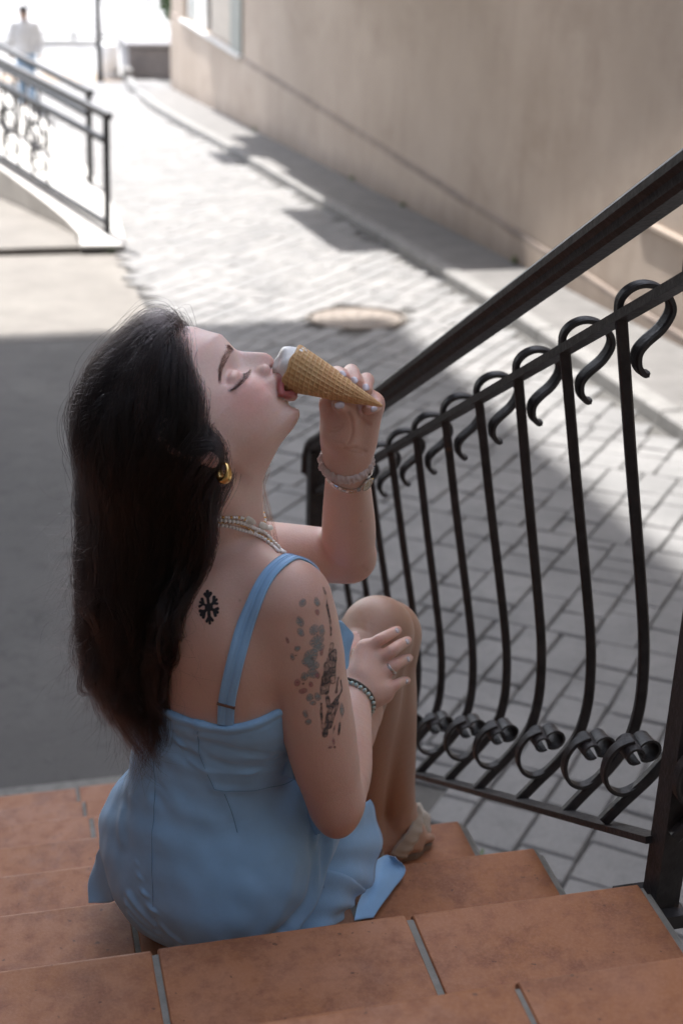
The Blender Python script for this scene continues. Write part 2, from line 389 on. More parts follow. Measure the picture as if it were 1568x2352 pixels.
for i in range(len(ev) - 1):
    for j in range(4): Fc.append((i * 4 + j, i * 4 + (j + 1) % 4, i * 4 + 4 + (j + 1) % 4, i * 4 + 4 + j))
Fc += [(3, 2, 1, 0), tuple(len(V) - 4 + k for k in range(4))]; m.add(V, Fc); m.build('shade_eave', M_CONC, bld)
# ground-floor window group
M_FRM = plain('grey_green_paint', (.215, .225, .205), .55); M_WHT = plain('white_board', (.74, .72, .68), .6); M_BEI = plain('beige_board', (.46, .40, .335), .7)
t = NT('dark_glass'); M_GLS = t.fin((.012, .013, .015), .08, None, 0, .6)
win = MB(); win.box(-.12, .03, 20.62, 21.45, -1.40, 1.25, .01, fn=lambda a, b_, c: (wall_x(b_) - a, b_, c)); fr = win.build('window', M_FRM, bld)
for nm, y0, y1, dx, mt in (('shutter_panel', 21.45, 23.55, -.05, M_BEI), ('glass_pane', 23.55, 24.05, -.13, M_GLS), ('window_board', 24.05, 25.15, -.05, M_WHT), ('shutter_panel', 25.15, 25.7, -.06, M_FRM), ('window_board', 25.7, 26.1, -.07, M_WHT)):
    m = MB(); m.box(dx - .05, dx, y0, y1, -1.395, 1.2, .008, fn=lambda a, b_, c: (wall_x(b_) - a, b_, c)); m.build(nm, mt, fr)
m = MB(); m.box(-.2, .075, 20.55, 26.2, -1.452, -1.402, .012, fn=lambda a, b_, c: (wall_x(b_) - a, b_, c)); m.build('sill', M_CONC, fr)
# unseen slabs added above the frame to cast the sidewalk shadow patches
shadow_slabs = [(11.2, 12.6, 1.15, 1.45), (12.6, 15.0, 1.62, 1.5), (15.0, 17.4, 1.12, 1.5), (17.4, 18.8, .98, 1.5), (18.8, 20.0, 1.55, 1.5), (20.0, 21.4, 1.0, 1.5)]
for y0, y1, dpt, z0 in shadow_slabs:
    m = MB(); m.box(-.05, dpt, y0, y1, z0, z0 + .14, .02, fn=lambda a, b_, c: (wall_x(b_) - a, b_, c)); m.build('shadow_slab', M_CONC, bld)
# ------------------------------------------------------------------ unseen slab and walls added to shade the steps and limit skylight
hs = empty('shade_blockers', (-9, 12, zg(12)))
tag(hs, 'unseen slab and walls added out of view to shade the terracotta steps', 'blocker')
m = MB(); m.box(-12, -.02, 2.5, 18.25, 14.0, 14.35); m.build('shade_slab', M_CONC, hs)
m = MB(); m.box(-9, 4, -5.0, -4.0, -1.4, 8.5); m.build('rear_blocker', M_BLOCKER, hs)
m = MB(); m.box(-9, -2.0, -4.0, 6.6, -1.6, 8.5); m.build('side_blocker', M_BLOCKER, hs)
m = MB(); m.box(-12, -5.5, 7.0, 18.0, -3.2, 14.0); m.build('wall', M_PLAS, hs)  # unseen wall added under the shading slab
# ------------------------------------------------------------------ staircase with terracotta tiles
T_, RS, TW, XR = .32571, .18612, .3015, .29484
st = empty('staircase', (0, 0, zg(1.9)))
tag(st, 'outdoor staircase with terracotta tile treads and grey grout', 'staircase')
m = MB()
for k in range(-1, 11):
    y1 = (6 - k) * T_ - .012; z1 = (k - 6) * RS - .009
    m.box(-4.2, XR + .013, y1 - T_ - .05, y1, z1 - RS - .02 if k > 0 else z1 - .5, z1 + .003, .004)
m.box(-4.2, XR + .020, -2.2, 1.93, -1.6, -1.16)
m.build('step_body', M_GROUT, st)
m = MB()   # grout bed filling joints just below tile level
for k in range(0, 10):
    y1 = (6 - k) * T_ - .008; z1 = (k - 6) * RS - .0022
    m.box(-4.2, XR + .004, y1 - T_ + .02, y1, z1 - .014, z1)
m.build('grout', M_GROUT, st)
def tile_mesh(wd):
    m = MB(); g = .0042; x0, x1 = g, wd - g; ya, yb = -T_ + .004, 0.0; r = .007; n = 5
    prof = [(ya, -.012), (ya, -.002), (ya + .002, 0), (yb - r, 0)] + [(yb - r + r * math.sin(q), -r + r * math.cos(q)) for q in np.linspace(.3, math.pi / 2, n)] + [(yb, -.024), (yb - .012, -.024), (yb - .012, -.012)]
    V = []; 
    for x, ins in ((x0, .0016), (x0 + .0016, 0), (x1 - .0016, 0), (x1, .0016)):
        for y, z in prof: V.append((x, y, z - (ins if z > -.01 else 0)))
    k = len(prof); Fc = []
    for i in range(3):
        for j in range(k): Fc.append((i * k + j, i * k + (j + 1) % k, (i + 1) * k + (j + 1) % k, (i + 1) * k + j))
    Fc += [tuple(range(k))[::-1], tuple(range(3 * k, 4 * k))]
    me = bpy.data.meshes.new('tile'); me.from_pydata(V, [], Fc); me.materials.append(M_TILE); return me
me_full, me_r = tile_mesh(TW), tile_mesh(XR + .004)
for k in range(0, 10):
    for c in range(-9 if k < 5 else -6, 1):
        o = bpy.data.objects.new('tile', me_r if c == 0 else me_full); COL.objects.link(o); o.parent = st
        o.matrix_parent_inverse = Matrix.Translation(st.location).inverted()
        o.location = (c * TW + random.gauss(0, .0008), (6 - k) * T_ + random.gauss(0, .0012), (k - 6) * RS + random.gauss(0, .0008))
        o.rotation_euler = (random.gauss(0, .003), random.gauss(0, .002), random.gauss(0, .0015))
# riser tiles
rm = MB(); rm.box(.004, TW - .004, -.010, 0, -RS + .004, -.03, .002); rme = bpy.data.meshes.new('riser_tile'); rme.from_pydata(rm.V, [], rm.F); rme.materials.append(M_TILE)
for k in range(0, 7):
    for c in range(-9, 1):
        o = bpy.data.objects.new('riser_tile', rme); COL.objects.link(o); o.parent = st; o.matrix_parent_inverse = Matrix.Translation(st.location).inverted()
        o.location = (c * TW, (6 - k) * T_ - .004, (k - 6) * RS)
# ------------------------------------------------------------------ balustrade
bal = empty('iron_balustrade', (.325, 1.0, zg(1.9)))
tag(bal, 'black wrought iron balustrade with scrolled bars beside the terracotta steps', 'balustrade')
SL_ = -.5714
def zr(y): return .637 + SL_ * (y - .292)      # second rail
def zb(y): return zr(y) - .743                 # bottom rail
X0 = .325
def bar(name, P, prof, up=(0, 1, 0), smooth=False, scale=None):
    m = MB(); m.sweep(P, prof, up, scale=scale); return m.build(name, M_IRON, bal, smooth)
bar('rail', [(X0, y, zr(y)) for y in (-1.2, .5, 1.2, 1.90)], rect(.021, .012), up=(1, 0, 0))
bar('rail', [(X0 - .008, y, zb(y)) for y in (.012, .5, 1.2, 1.90)], rect(.026, .009), up=(1, 0, 0))
# moulded handrail: broad flat top, grooved underside, drooping end
hp = [(-.021, .012), (-.027, .006), (-.027, -.004), (-.020, -.010), (-.019, -.020), (-.013, -.026), (.013, -.026), (.019, -.020), (.020, -.010), (.027, -.004), (.027, .006), (.021, .012), (0, .016)]
hp = [(a, -b_) for a, b_ in hp]
zh = lambda y: .838 + SL_ * (y - .175)
P = [(X0, y, zh(y)) for y in np.linspace(-1.3, 1.84, 9)] + [(X0, 1.90, zh(1.90) + .004), (X0, 1.945, zh(1.945) + .0), (X0, 1.975, -.215), (X0, 1.982, -.262)]
h = bar('handrail', P, hp, up=(1, 0, 0), smooth=False)
bar('post', [(X0, 1.925, zh(1.92) - .02), (X0, 1.925, zg(1.9) - .03)], rect(.042, .042), up=(1, 0, 0))
bar('post', [(X0 + .004, .0, zh(0) - .02), (X0 + .004, .0, -.045)], rect(.032, .036), up=(1, 0, 0))
bar('post_foot', [(X0 - .01, .0, -.03), (X0 - .01, .0, -.05)], rect(.07, .07), up=(1, 0, 0))
prof_b = [(0, 0), (.018, -.10), (.036, -.20), (.068, -.37), (.084, -.465), (.090, -.535), (.0885, -.587), (.078, -.632), (.052, -.672), (.019, -.708), (-.008, -.739)]
hook = [(-.004, .0), (-.004, .022), (.008, .036), (.027, .041), (.048, .035), (.063, .019), (.066, .003), (.055, -.017), (.036, -.034), (.027, -.047), (.028, -.063), (.036, -.074), (.044, -.076)]
ring = [(.066, -.652), (.050, -.672), (.030, -.690), (.010, -.6955), (-.008, -.684), (-.0165, -.662), (-.0145, -.640), (-.005, -.624), (.006, -.6165), (.016, -.612)]
pb = catmull(prof_b, 5); ph = catmull(hook, 5); prg = catmull(ring, 5)
def mesh_of(fn):
    m = MB(); fn(m); me = bpy.data.meshes.new('m'); me.from_pydata([tuple(map(float, v)) for v in m.V], [], m.F); me.materials.append(M_IRON); me.update(); return me
sq = [(.0085, 0), (0, .0085), (-.0085, 0), (0, -.0085)]
sq8 = [(.0088, -.0016), (.0088, .0016), (.0016, .0088), (-.0016, .0088), (-.0088, .0016), (-.0088, -.0016), (-.0016, -.0088), (.0016, -.0088)]
ca4 = math.cos(math.pi / 4 + .25); sa4 = math.sin(math.pi / 4 + .25)
sqr = [(a * ca4 - b_ * sa4, a * sa4 + b_ * ca4) for a, b_ in sq8]
me_bar = mesh_of(lambda m: m.sweep([(x, 0, z) for x, z in pb], sqr, (0, 1, 0)))
me_hook = mesh_of(lambda m: m.sweep([(x, 0, z) for x, z in ph], [(-.0095, -.0028), (-.006, -.0042), (.006, -.0042), (.0095, -.0028), (.0095, .0028), (.006, .0042), (-.006, .0042), (-.0095, .0028)], (0, 1, 0), scale=[(.8 + .5 * min(1, 1.6 * abs(i / (len(ph) - 1) - .0)) - (.45 if i > len(ph) - 4 else 0), 1) for i in range(len(ph))]))
nr = len(prg)
me_ring = mesh_of(lambda m: m.sweep([(x, 0, z) for x, z in prg], [(-.0085, -.0028), (.0085, -.0028), (.0093, 0), (.0085, .0028), (-.0085, .0028), (-.0093, 0)], (0, 1, 0), scale=[(.74 + .35 * max(0, (i / (nr - 1) - .80) / .2), 1) for i in range(nr)]))
def roll(m, cx, cz, r, ln, flare, y0, arc0=-.3, arc1=5.4):
    n = 26; V = []; k = 5
    for j in range(k + 1):
        s_ = j / k; rr = r * (1 + flare * s_ ** 2); yy = y0 + ln * s_
        for i in range(n):
            q = arc0 + (arc1 - arc0) * i / (n - 1); V.append((cx + rr * math.cos(q), yy, cz + rr * math.sin(q)))
    N = len(V); th = .0034
    V2 = []
    for j in range(k + 1):
        s_ = j / k; rr = r * (1 + flare * s_ ** 2) - th; yy = y0 + ln * s_
        for i in range(n):
            q = arc0 + (arc1 - arc0) * i / (n - 1); V2.append((cx + rr * math.cos(q), yy, cz + rr * math.sin(q)))
    Fc = []
    for j in range(k):
        for i in range(n - 1):
            a = j * n + i; Fc.append((a, a + 1, a + n + 1, a + n)); Fc.append((N + a + n, N + a + n + 1, N + a + 1, N + a))
    for i in range(n - 1):
        Fc.append((i + 1, i, N + i, N + i + 1)); a = k * n + i; Fc.append((a, a + 1, N + a + 1, N + a))
    for j in range(k):
        a = j * n; Fc.append((a, a + n, N + a + n, N + a)); a = j * n + n - 1; Fc.append((a + n, a, N + a, N + a + n))
    m.add(V + V2, Fc)
me_tube = mesh_of(lambda m: roll(m, .015, -.6275, .0128, .036, .08, -.020))
me_cup = mesh_of(lambda m: roll(m, .037, -.6265, .0132, -.030, .30, .018, -2.2, 2.6))
for me in (me_bar, me_hook, me_ring, me_tube, me_cup): me.polygons.foreach_set('use_smooth', [False] * len(me.polygons))
for k in range(-4, 10):
    y = .292 + .1645 * k
    if y > 1.86: break
    def put(nm, me, dx=0, dy=0, rz=0, par=bal):
        o = bpy.data.objects.new(nm, me); COL.objects.link(o); o.parent = par
        if par is bal: o.matrix_parent_inverse = Matrix.Translation(bal.location).inverted(); o.location = (X0 + dx, y + dy, zr(y)); o.rotation_euler = (random.gauss(0, .006), random.gauss(0, .006), rz + random.gauss(0, .02))
        return o
    b_ = put('baluster', me_bar)
    put('hook_scroll', me_hook, par=b_); put('ring_scroll', me_ring, par=b_); put('rolled_end', me_tube, par=b_); put('cup_end', me_cup, par=b_)
# ------------------------------------------------------------------ ramp with its railing, far left
rp = empty('ramp_kerb', (.5, 11, zg(11))); tag(rp, 'white concrete kerb slab carrying the ramp railing', 'ramp kerb')
zs = lambda y: zg(10.7) + .075 + .04 * max(0, y - 11.0)
edge_l = [(.31, 10.68), (.33, 11.1), (.24, 11.6), (.12, 12.1), (-.12, 13.0), (-.9, 15.8), (-2.4, 21)]
edge_r = [(.665, 10.66), (.70, 11.1), (.71, 11.6), (.70, 12.1), (.64, 13.0), (.30, 15.8), (-.9, 21)]
V = []; Fc = []
for (xl, yl), (xr, yr) in zip(edge_l, edge_r): V += [(xl, yl, zs(yl)), (xr, yr, zs(yr)), (xr, yr, zg(yr) + .045 if yr < 11 else zg(yr) - .05), (xl, yl, zg(yl) + .045 if yl < 11 else zg(yl) - .05)]
n = len(edge_l)
for i in range(n - 1):
    for j in range(4): a = i * 4; Fc.append((a + j, a + (j + 1) % 4, a + 4 + (j + 1) % 4, a + 4 + j))
Fc += [(3, 2, 1, 0)]
mk('slab', V, Fc, M_CONC, rp)
m = MB(); m.box(.36, .62, 10.8, 10.95, zg(10.8) - .03, zg(10.8) + .05); m.build('foot_block', M_STEP, rp)
ter = [(-9, 10.72), (.31, 10.72), (.30, 11.4), (.16, 12.1), (-.1, 13.0), (-.85, 15.8), (-2.3, 21), (-9, 21)]
V = [(x, y, zg(y) + .055) for x, y in ter] + [(x, y, zg(y) - .05) for x, y in ter]
M_TERR = m_conc('terrace_concrete', (.17, .155, .138), (.225, .207, .184), 3)
tag(mk('terrace', V, [tuple(range(8))] + [(i, i + 8, (i + 1) % 8 + 8, (i + 1) % 8) for i in range(8)], M_TERR), 'low beige concrete terrace beside the ramp', None, None, 'structure')
V = [(-9, 7.84, zg(7.84)), (.60, 7.70, zg(7.70)), (.62, 10.7, zg(10.7)), (-9, 10.7, zg(10.7))]  # sheet cut at the shadow edge, so its colour deepens the sun border
tag(mk('path', V, [(0, 1, 2, 3)], M_TERR), 'smooth beige concrete path beside the paved lane', None, None, 'structure')
def railing(name, label, base0, base1, top0, top1, posts, scroll=True):
    """sloped iron railing from base0/top0 (near end) to base1/top1 (far end)"""
    e = empty(name, base0); tag(e, label, 'railing', 'iron railings on the far ramp')
    b0, b1, t0, t1 = map(lambda q: np.array(q, float), (base0, base1, top0, top1))
    at_ = lambda s, f: (b0 + (b1 - b0) * s) * (1 - f) + (t0 + (t1 - t0) * s) * f
    def br(nm, P, r=.02, up=(0, 0, 1)):
        m = MB(); m.sweep(P, rect(r, r), up); m.build(nm, M_IRON, e)
    ov = (b0 - b1) / np.linalg.norm(b0 - b1) * .08
    for f, rr in ((1.0, .055), (.80, .045), (.155, .045)) : br('rail', [at_(0, f) + (ov if f == 1 else 0), at_(1, f)], rr)
    br('rail', [at_(0, .04), at_(1, .04)], .034)
    for s in posts: br('post', [at_(s, -.03), at_(s, 1.0)], .055, (1, 0, 0))
    if scroll:
        nb = 9
        for i in range(nb):
            s0 = .16 + .8 * i / nb
            def sp(cx, cf, R, turns, dirn, st_):
                return [at_(s0 + (cx + R * (1 - .62 * q) * math.cos(st_ + dirn * 2 * math.pi * turns * q)) , cf + 3.3 * R * (1 - .62 * q) * math.sin(st_ + dirn * 2 * math.pi * turns * q)) for q in np.linspace(0, 1, 26)]
            br('scroll', sp(.03, .52, .040, 1.25, 1, -1.5), .022); br('scroll', sp(.03, .31, .030, 1.2, -1, 1.5), .022)
            br('bar', [at_(s0, .155), at_(s0, .80)], .024, (1, 0, 0))
            br('bar', [at_(s0 + .045, .155), at_(s0 + .045, .80)], .020, (1, 0, 0))
railing('ramp_railing', 'nearer dark iron railing with scrolls descending to the white kerb end', (.565, 11.07, -1.86), (-2.1, 19.5, -1.55), (.60, 11.20, -.80), (-2.0, 19.9, -.42), (0, .42, .85))
railing('ramp_railing', 'farther dark iron railing with scrolls behind the nearer railing of the ramp', (.56, 12.85, -1.93), (-2.0, 21.5, -1.62), (.59, 13.0, -.86), (-1.9, 21.9, -.50), (0, .40, .85))
# weeds at foot
t = NT('weed_green'); M_WEED = t.fin(t.mix(t.noise(30), (.10, .17, .04), (.16, .24, .07)), .6)
def weed(label, x, y, z, n, s, nm='weed', cat='weed', group='weeds growing along wall and kerb'):
    m = MB()
    for i in range(n):
        q = random.random() * 6.28; r = random.random() * s; h = s * (.4 + random.random()); c = np.array([x + r * math.cos(q), y + r * math.sin(q), z + h * random.random()])
        d = np.array([math.cos(q), math.sin(q), .8]) * s * .35; e = np.array([-math.sin(q), math.cos(q), .1]) * s * .16
        m.add([c - d * .2, c + d * .5 + e, c + d * 1.2, c + d * .5 - e], [(0, 1, 2, 3)])
    o = m.build(nm, M_WEED); tag(o, label, cat, group)
weed('small green weed under the end of the white ramp kerb', .56, 10.68, zg(10.7), 40, .05)
for lab, yy_ in (('green moss tuft at wall foot nearest the handrail', 9.3), ('low green weeds at wall foot beside the long shadow', 12.3), ('green weeds at wall foot halfway along the shaded strip', 14.2), ('sparse green weeds at wall foot beyond the shadow', 19.5)):
    weed(lab, wall_x(yy_) - .03, yy_, zg(yy_) + .085, 70, .045)
weed('tiny green weed between setts below the iron balustrade', .72, 1.62, zg(1.6), 26, .03)
# ------------------------------------------------------------------ far end of the lane
M_ROAD = m_conc('pale_road', (.30, .29, .275), (.38, .365, .345), 1.2); M_WARM = m_conc('warm_kerb_stone', (.27, .215, .165), (.34, .275, .215), 3)
V = [(-40, 31.4, zg(31) + .004), (60, 31.4, zg(31) + .004), (60, 120, zg(31) + .004), (-40, 120, zg(31) + .004)]
tag(mk('road', V, [(0, 1, 2, 3)], M_ROAD), 'bright sunlit cross street at the end of the lane', None, None, 'structure')
V = [(-40, 30.4, zg(31) + .008), (2.55, 30.4, zg(31) + .008), (2.55, 31.8, zg(31) + .008), (-40, 31.8, zg(31) + .008)]
tag(mk('far_pavement', V, [(0, 1, 2, 3)], M_WARM), 'warm beige paving strip where the lane meets the cross street', None, None, 'structure')
bl = empty('white_pillar', (2.36, 31.2, zg(31))); tag(bl, 'white rounded stone pillar at the corner of the lane', 'pillar')
m = MB(); prof = [(.0, 0), (.17, .0), (.20, .03), (.20, .66), (.17, .70), (0, .71)]
def lathe(m, c, prof, n=20):
    V = []; 
    for r, z in prof:
        for i in range(n): V.append((c[0] + r * math.cos(6.2832 * i / n), c[1] + r * math.sin(6.2832 * i / n), c[2] + z))
    Fc = [(j * n + i, j * n + (i + 1) % n, (j + 1) * n + (i + 1) % n, (j + 1) * n + i) for j in range(len(prof) - 1) for i in range(n)]
    return m.add(V, Fc)
lathe(m, (2.36, 31.2, zg(31)), prof); m.build('shaft', plain('white_paint', (.8, .79, .77), .5), bl, True)
m = MB(); lathe(m, (2.36, 31.2, zg(31) - .02), [(.0, 0), (.24, 0), (.24, .07), (.2, .09)]); m.build('base', M_CONC, bl)
lp = empty('lamp_post', (2.08, 30.3, zg(30.3))); tag(lp, 'thin dark lamp post at the end of the lane', 'lamp post')
m = MB(); lathe(m, (2.08, 30.3, zg(30.4)), [(0, 0), (.07, 0), (.075, .12), (.07, .2), (.062, .3), (.055, 4.2), (0, 4.2)], 12); m.build('pole', M_IRON, lp, True)
m = MB(); lathe(m, (2.08, 30.3, zg(30.4) + 4.2), [(0, 0), (.1, .05), (.17, .4), (.05, .5), (0, .52)], 8); m.build('lamp_head', M_IRON, lp)
fn_ = empty('ornamental_fence', (0, 37, zg(31))); tag(fn_, 'pale ornamental iron fence with arcs and rosettes beyond the street', 'fence')
M_FEN = plain('faded_grey_paint', (.16, .16, .16), .6)
m = MB(); m.box(-14, 16, 36.9, 37.1, zg(31), zg(31) + .16); m.build('base_wall', M_CONC, fn_)
z0 = zg(31) + .16
for k in range(-7, 9):
    x = k * 1.9 + .1
    m = MB(); m.box(x - .035, x + .035, 36.97, 37.03, z0, z0 + 1.5); m.build('post', M_FEN, fn_)
    for R, rr in ((.85, .03), (.70, .022), (.24, .03), (.13, .03)):
        m = MB(); a0 = (math.pi, 2 * math.pi) if R > .5 else (0, 2 * math.pi)
        m.sweep([(x + .95 + R * math.cos(q), 37, z0 + 1.0 + R * math.sin(q)) for q in np.linspace(*a0, 24)], rect(rr, rr), (0, 1, 0)); m.build('arc' if R > .5 else 'rosette', M_FEN, fn_)
    for q in range(8):
        m = MB(); c, s_ = math.cos(q * .785), math.sin(q * .785); m.sweep([(x + .95 + .13 * c, 37, z0 + 1.0 + .13 * s_), (x + .95 + .24 * c, 37, z0 + 1.0 + .24 * s_)], rect(.03, .03), (0, 1, 0)); m.build('spoke', M_FEN, fn_)
for zz in (.06, 1.42):
    m = MB(); m.box(-14, 16, 36.98, 37.02, z0 + zz, z0 + zz + .05); m.build('rail', M_FEN, fn_)
M_SHADE = m_conc('shade_grey', (.20, .19, .195), (.28, .27, .27), 3)  # dark grey block stands in for building shadow lying on the ground
ss = empty('shade_block', (3.2, 32, zg(31))); tag(ss, 'low dark block standing in for building shadow past the far corner of the plaster building', 'wall')
m = MB(); m.box(2.78, 5.4, 31.2, 33.0, zg(31) - .02, zg(31) + .62, .02); m.build('wall', M_SHADE, ss)
m = MB(); m.box(2.72, 5.45, 31.14, 33.06, zg(31) + .622, zg(31) + .70, .015); m.build('shade_block_cap', M_SHADE, ss)
m = MB(); m.box(2.62, 2.80, 30.42, 31.12, zg(31) - .02, zg(31) + .24, .02); m.build('kerb_end', M_SIDE, ss)
t = NT('leaf_green'); M_LEAF = t.fin(t.mix(t.noise(9), (.035, .085, .018), (.075, .15, .03)), .55)
sh = empty('shrub', (3.75, 31.4, zg(31))); tag(sh, 'green shrub at the far corner of the plaster wall', 'shrub')
m = MB()
for i in range(1500):
    v = rng.normal(size=3); v /= np.linalg.norm(v); c = np.array([3.85, 31.3, zg(31) + 1.75]) + v * np.array([.42, .5, .75]) * rng.random() ** .4
    d = rng.normal(size=3) * .05; e = np.cross(d, rng.normal(size=3)); e /= np.linalg.norm(e); e *= .028
    m.add([c - d, c + e, c + d, c - e], [(0, 1, 2, 3)])
m.build('foliage', M_LEAF, sh)
m = MB(); m.sweep([(3.85, 31.3, zg(31)), (3.84, 31.32, zg(31) + .9), (3.88, 31.3, zg(31) + 1.9)], circ(.03, 6), (1, 0, 0)); m.build('stem', M_RUST, sh)
JOINTS = {'pelvis': [-0.215, 0.29, -0.07], 'O': [-0.2069, 0.2453, 0.5338], 'N1': [-0.1951, 0.2517, 0.4684], 'N2': [-0.1822, 0.2832, 0.3842], 'SR': [-0.1127, 0.1626, 0.3448], 'EL_R': [-0.0597, 0.1334, 0.0652], 'WR': [0.01, 0.3386, 0.0954], 'ELL': [0.0072, 0.3649, 0.2985], 'WL': [-0.0288, 0.2544, 0.4804], 'KR': [0.0801, 0.4713, 0.1158], 'KL': [0.1059, 0.5177, 0.0835], 'AR': [0.1064, 0.5823, -0.3115], 'AL': [0.1671, 0.5915, -0.3073], 'SL': [-0.2029, 0.404, 0.3038], 'chest': [-0.179, 0.2659, 0.2257], 'waist': [-0.2031, 0.2771, 0.0648], 'TH1': [-0.16, 0.2381, 0.4828], 'TH2': [-0.1643, 0.2582, 0.4381]}
HEAD_AXES = [[0.69472, 0.07304, 0.71556], [0.27483, 0.89239, -0.35791], [-0.6647, 0.44531, 0.59989]]
HAND_R = {'pc': [0.0282, 0.3476, 0.1006], 'pc0': [0.0171, 0.3286, 0.1021], 'm1': [0.0401, 0.3854, 0.1402], 'm2': [0.0507, 0.3713, 0.1276], 'm3': [0.0552, 0.3571, 0.1116], 'm4': [0.0548, 0.3392, 0.097], 'p1': [0.0575, 0.3823, 0.1554], 'p2': [0.0717, 0.3681, 0.1446], 'p3': [0.0744, 0.3591, 0.1265], 'p4': [0.0712, 0.3393, 0.1063], 'd1': [0.0766, 0.3949, 0.1563], 'd2': [0.091, 0.3855, 0.144], 'd3': [0.0919, 0.3758, 0.1235], 'd4': [0.0855, 0.3562, 0.1018], 't1': [0.0942, 0.414, 0.1512], 't2': [0.107, 0.4047, 0.1381], 't3': [0.1071, 0.3943, 0.1156], 't4': [0.0999, 0.374, 0.0919], 'th0': [0.023, 0.4105, 0.1237], 'th1': [0.0396, 0.4322, 0.1312], 'th2': [0.0554, 0.4517, 0.1332], 'n': [-0.2363, -0.8323, 0.5015]}
HAND_L = {'pc': [-0.0297, 0.2449, 0.5328], 'm1': [-0.0515, 0.2457, 0.5594], 'm2': [-0.0362, 0.2512, 0.5675], 'm3': [-0.0191, 0.2511, 0.5645], 'm4': [-0.0048, 0.2437, 0.5565], 'p1': [-0.0446, 0.2671, 0.5853], 'p2': [-0.0251, 0.2689, 0.5875], 'p3': [-0.0077, 0.2608, 0.5796], 'p4': [0.0015, 0.244, 0.5604], 'd1': [-0.0455, 0.2446, 0.5971], 'd2': [-0.0295, 0.2417, 0.5973], 'd3': [-0.0143, 0.2342, 0.5895], 'd4': [-0.0075, 0.2183, 0.5636], 't1': [-0.045, 0.2232, 0.6], 't2': [-0.0309, 0.2169, 0.5941], 't3': [-0.0203, 0.2105, 0.5862], 't4': [-0.0191, 0.2099, 0.5635], 'th0': [-0.0434, 0.2331, 0.5243], 'th1': [-0.0378, 0.225, 0.5515], 'th2': [-0.04, 0.2199, 0.5637], 'th3': [-0.0516, 0.2113, 0.5706], 'n': [-0.2255, -0.8851, 0.4071]}
FEET = {'R': [[0.1044, 0.5703, -0.341], [0.1578, 0.5759, -0.345], [0.1847, 0.5896, -0.351]], 'L': [[0.1548, 0.5795, -0.341], [0.1876, 0.593, -0.345], [0.2005, 0.6048, -0.351]]}
TAT = [('g', [-0.1099, 0.1211, 0.366], 0.0044, 0.0038), ('g', [-0.0925, 0.1246, 0.3626], 0.0028, 0.0051), ('g', [-0.1138, 0.1152, 0.3451], 0.0038, 0.0063), ('g', [-0.1135, 0.1126, 0.3322], 0.0038, 0.0051), ('g', [-0.0979, 0.114, 0.3333], 0.0053, 0.0063), ('g', [-0.0873, 0.117, 0.33], 0.0038, 0.0057), ('g', [-0.0942, 0.1123, 0.3188], 0.0095, 0.0063), ('g', [-0.0917, 0.1117, 0.3106], 0.0063, 0.0051), ('g', [-0.102, 0.1089, 0.3021], 0.0088, 0.0076), ('g', [-0.1057, 0.1083, 0.2945], 0.0063, 0.0063), ('g', [-0.0983, 0.1078, 0.2898], 0.0063, 0.0063), ('g', [-0.0995, 0.1067, 0.2794], 0.0063, 0.0063), ('g', [-0.1092, 0.1075, 0.2758], 0.0044, 0.0051), ('g', [-0.1166, 0.1109, 0.3121], 0.0038, 0.0035), ('g', [-0.1229, 0.1122, 0.3017], 0.0023, 0.0038), ('g', [-0.1025, 0.1068, 0.2473], 0.0044, 0.0044), ('g', [-0.0988, 0.1057, 0.2403], 0.0032, 0.0032), ('g', [-0.0927, 0.106, 0.248], 0.0038, 0.0051), ('g', [-0.1069, 0.1073, 0.2246], 0.0035, 0.0051), ('g', [-0.1033, 0.1058, 0.215], 0.0038, 0.0044), ('g', [-0.0613, 0.1125, 0.2219], 0.0025, 0.0076), ('p', [-0.0924, 0.1212, 0.3521], 0.0023, 0.0038), ('p', [-0.1282, 0.1147, 0.3222], 0.0019, 0.0035), ('p', [-0.1166, 0.1099, 0.2668], 0.0035, 0.0044), ('p', [-0.1098, 0.1086, 0.2562], 0.0048, 0.0035), ('p', [-0.1017, 0.1067, 0.2656], 0.0025, 0.0038), ('p', [-0.0931, 0.107, 0.2758], 0.0028, 0.0038), ('p', [-0.0884, 0.1116, 0.304], 0.0023, 0.0038), ('p', [-0.073, 0.1019, 0.1861], 0.0015, 0.0038), ('p', [-0.0775, 0.1007, 0.1794], 0.0028, 0.0025), ('d', [-0.0935, 0.1137, 0.3262], 0.0013, 0.0013), ('d', [-0.1008, 0.1086, 0.2987], 0.0013, 0.0013), ('d', [-0.1101, 0.108, 0.2665], 0.0016, 0.0016), ('d', [-0.1189, 0.111, 0.3034], 0.001, 0.001), ('d', [-0.0989, 0.1062, 0.2465], 0.001, 0.001), ('d', [-0.0716, 0.1015, 0.1789], 0.0015, 0.0015)]
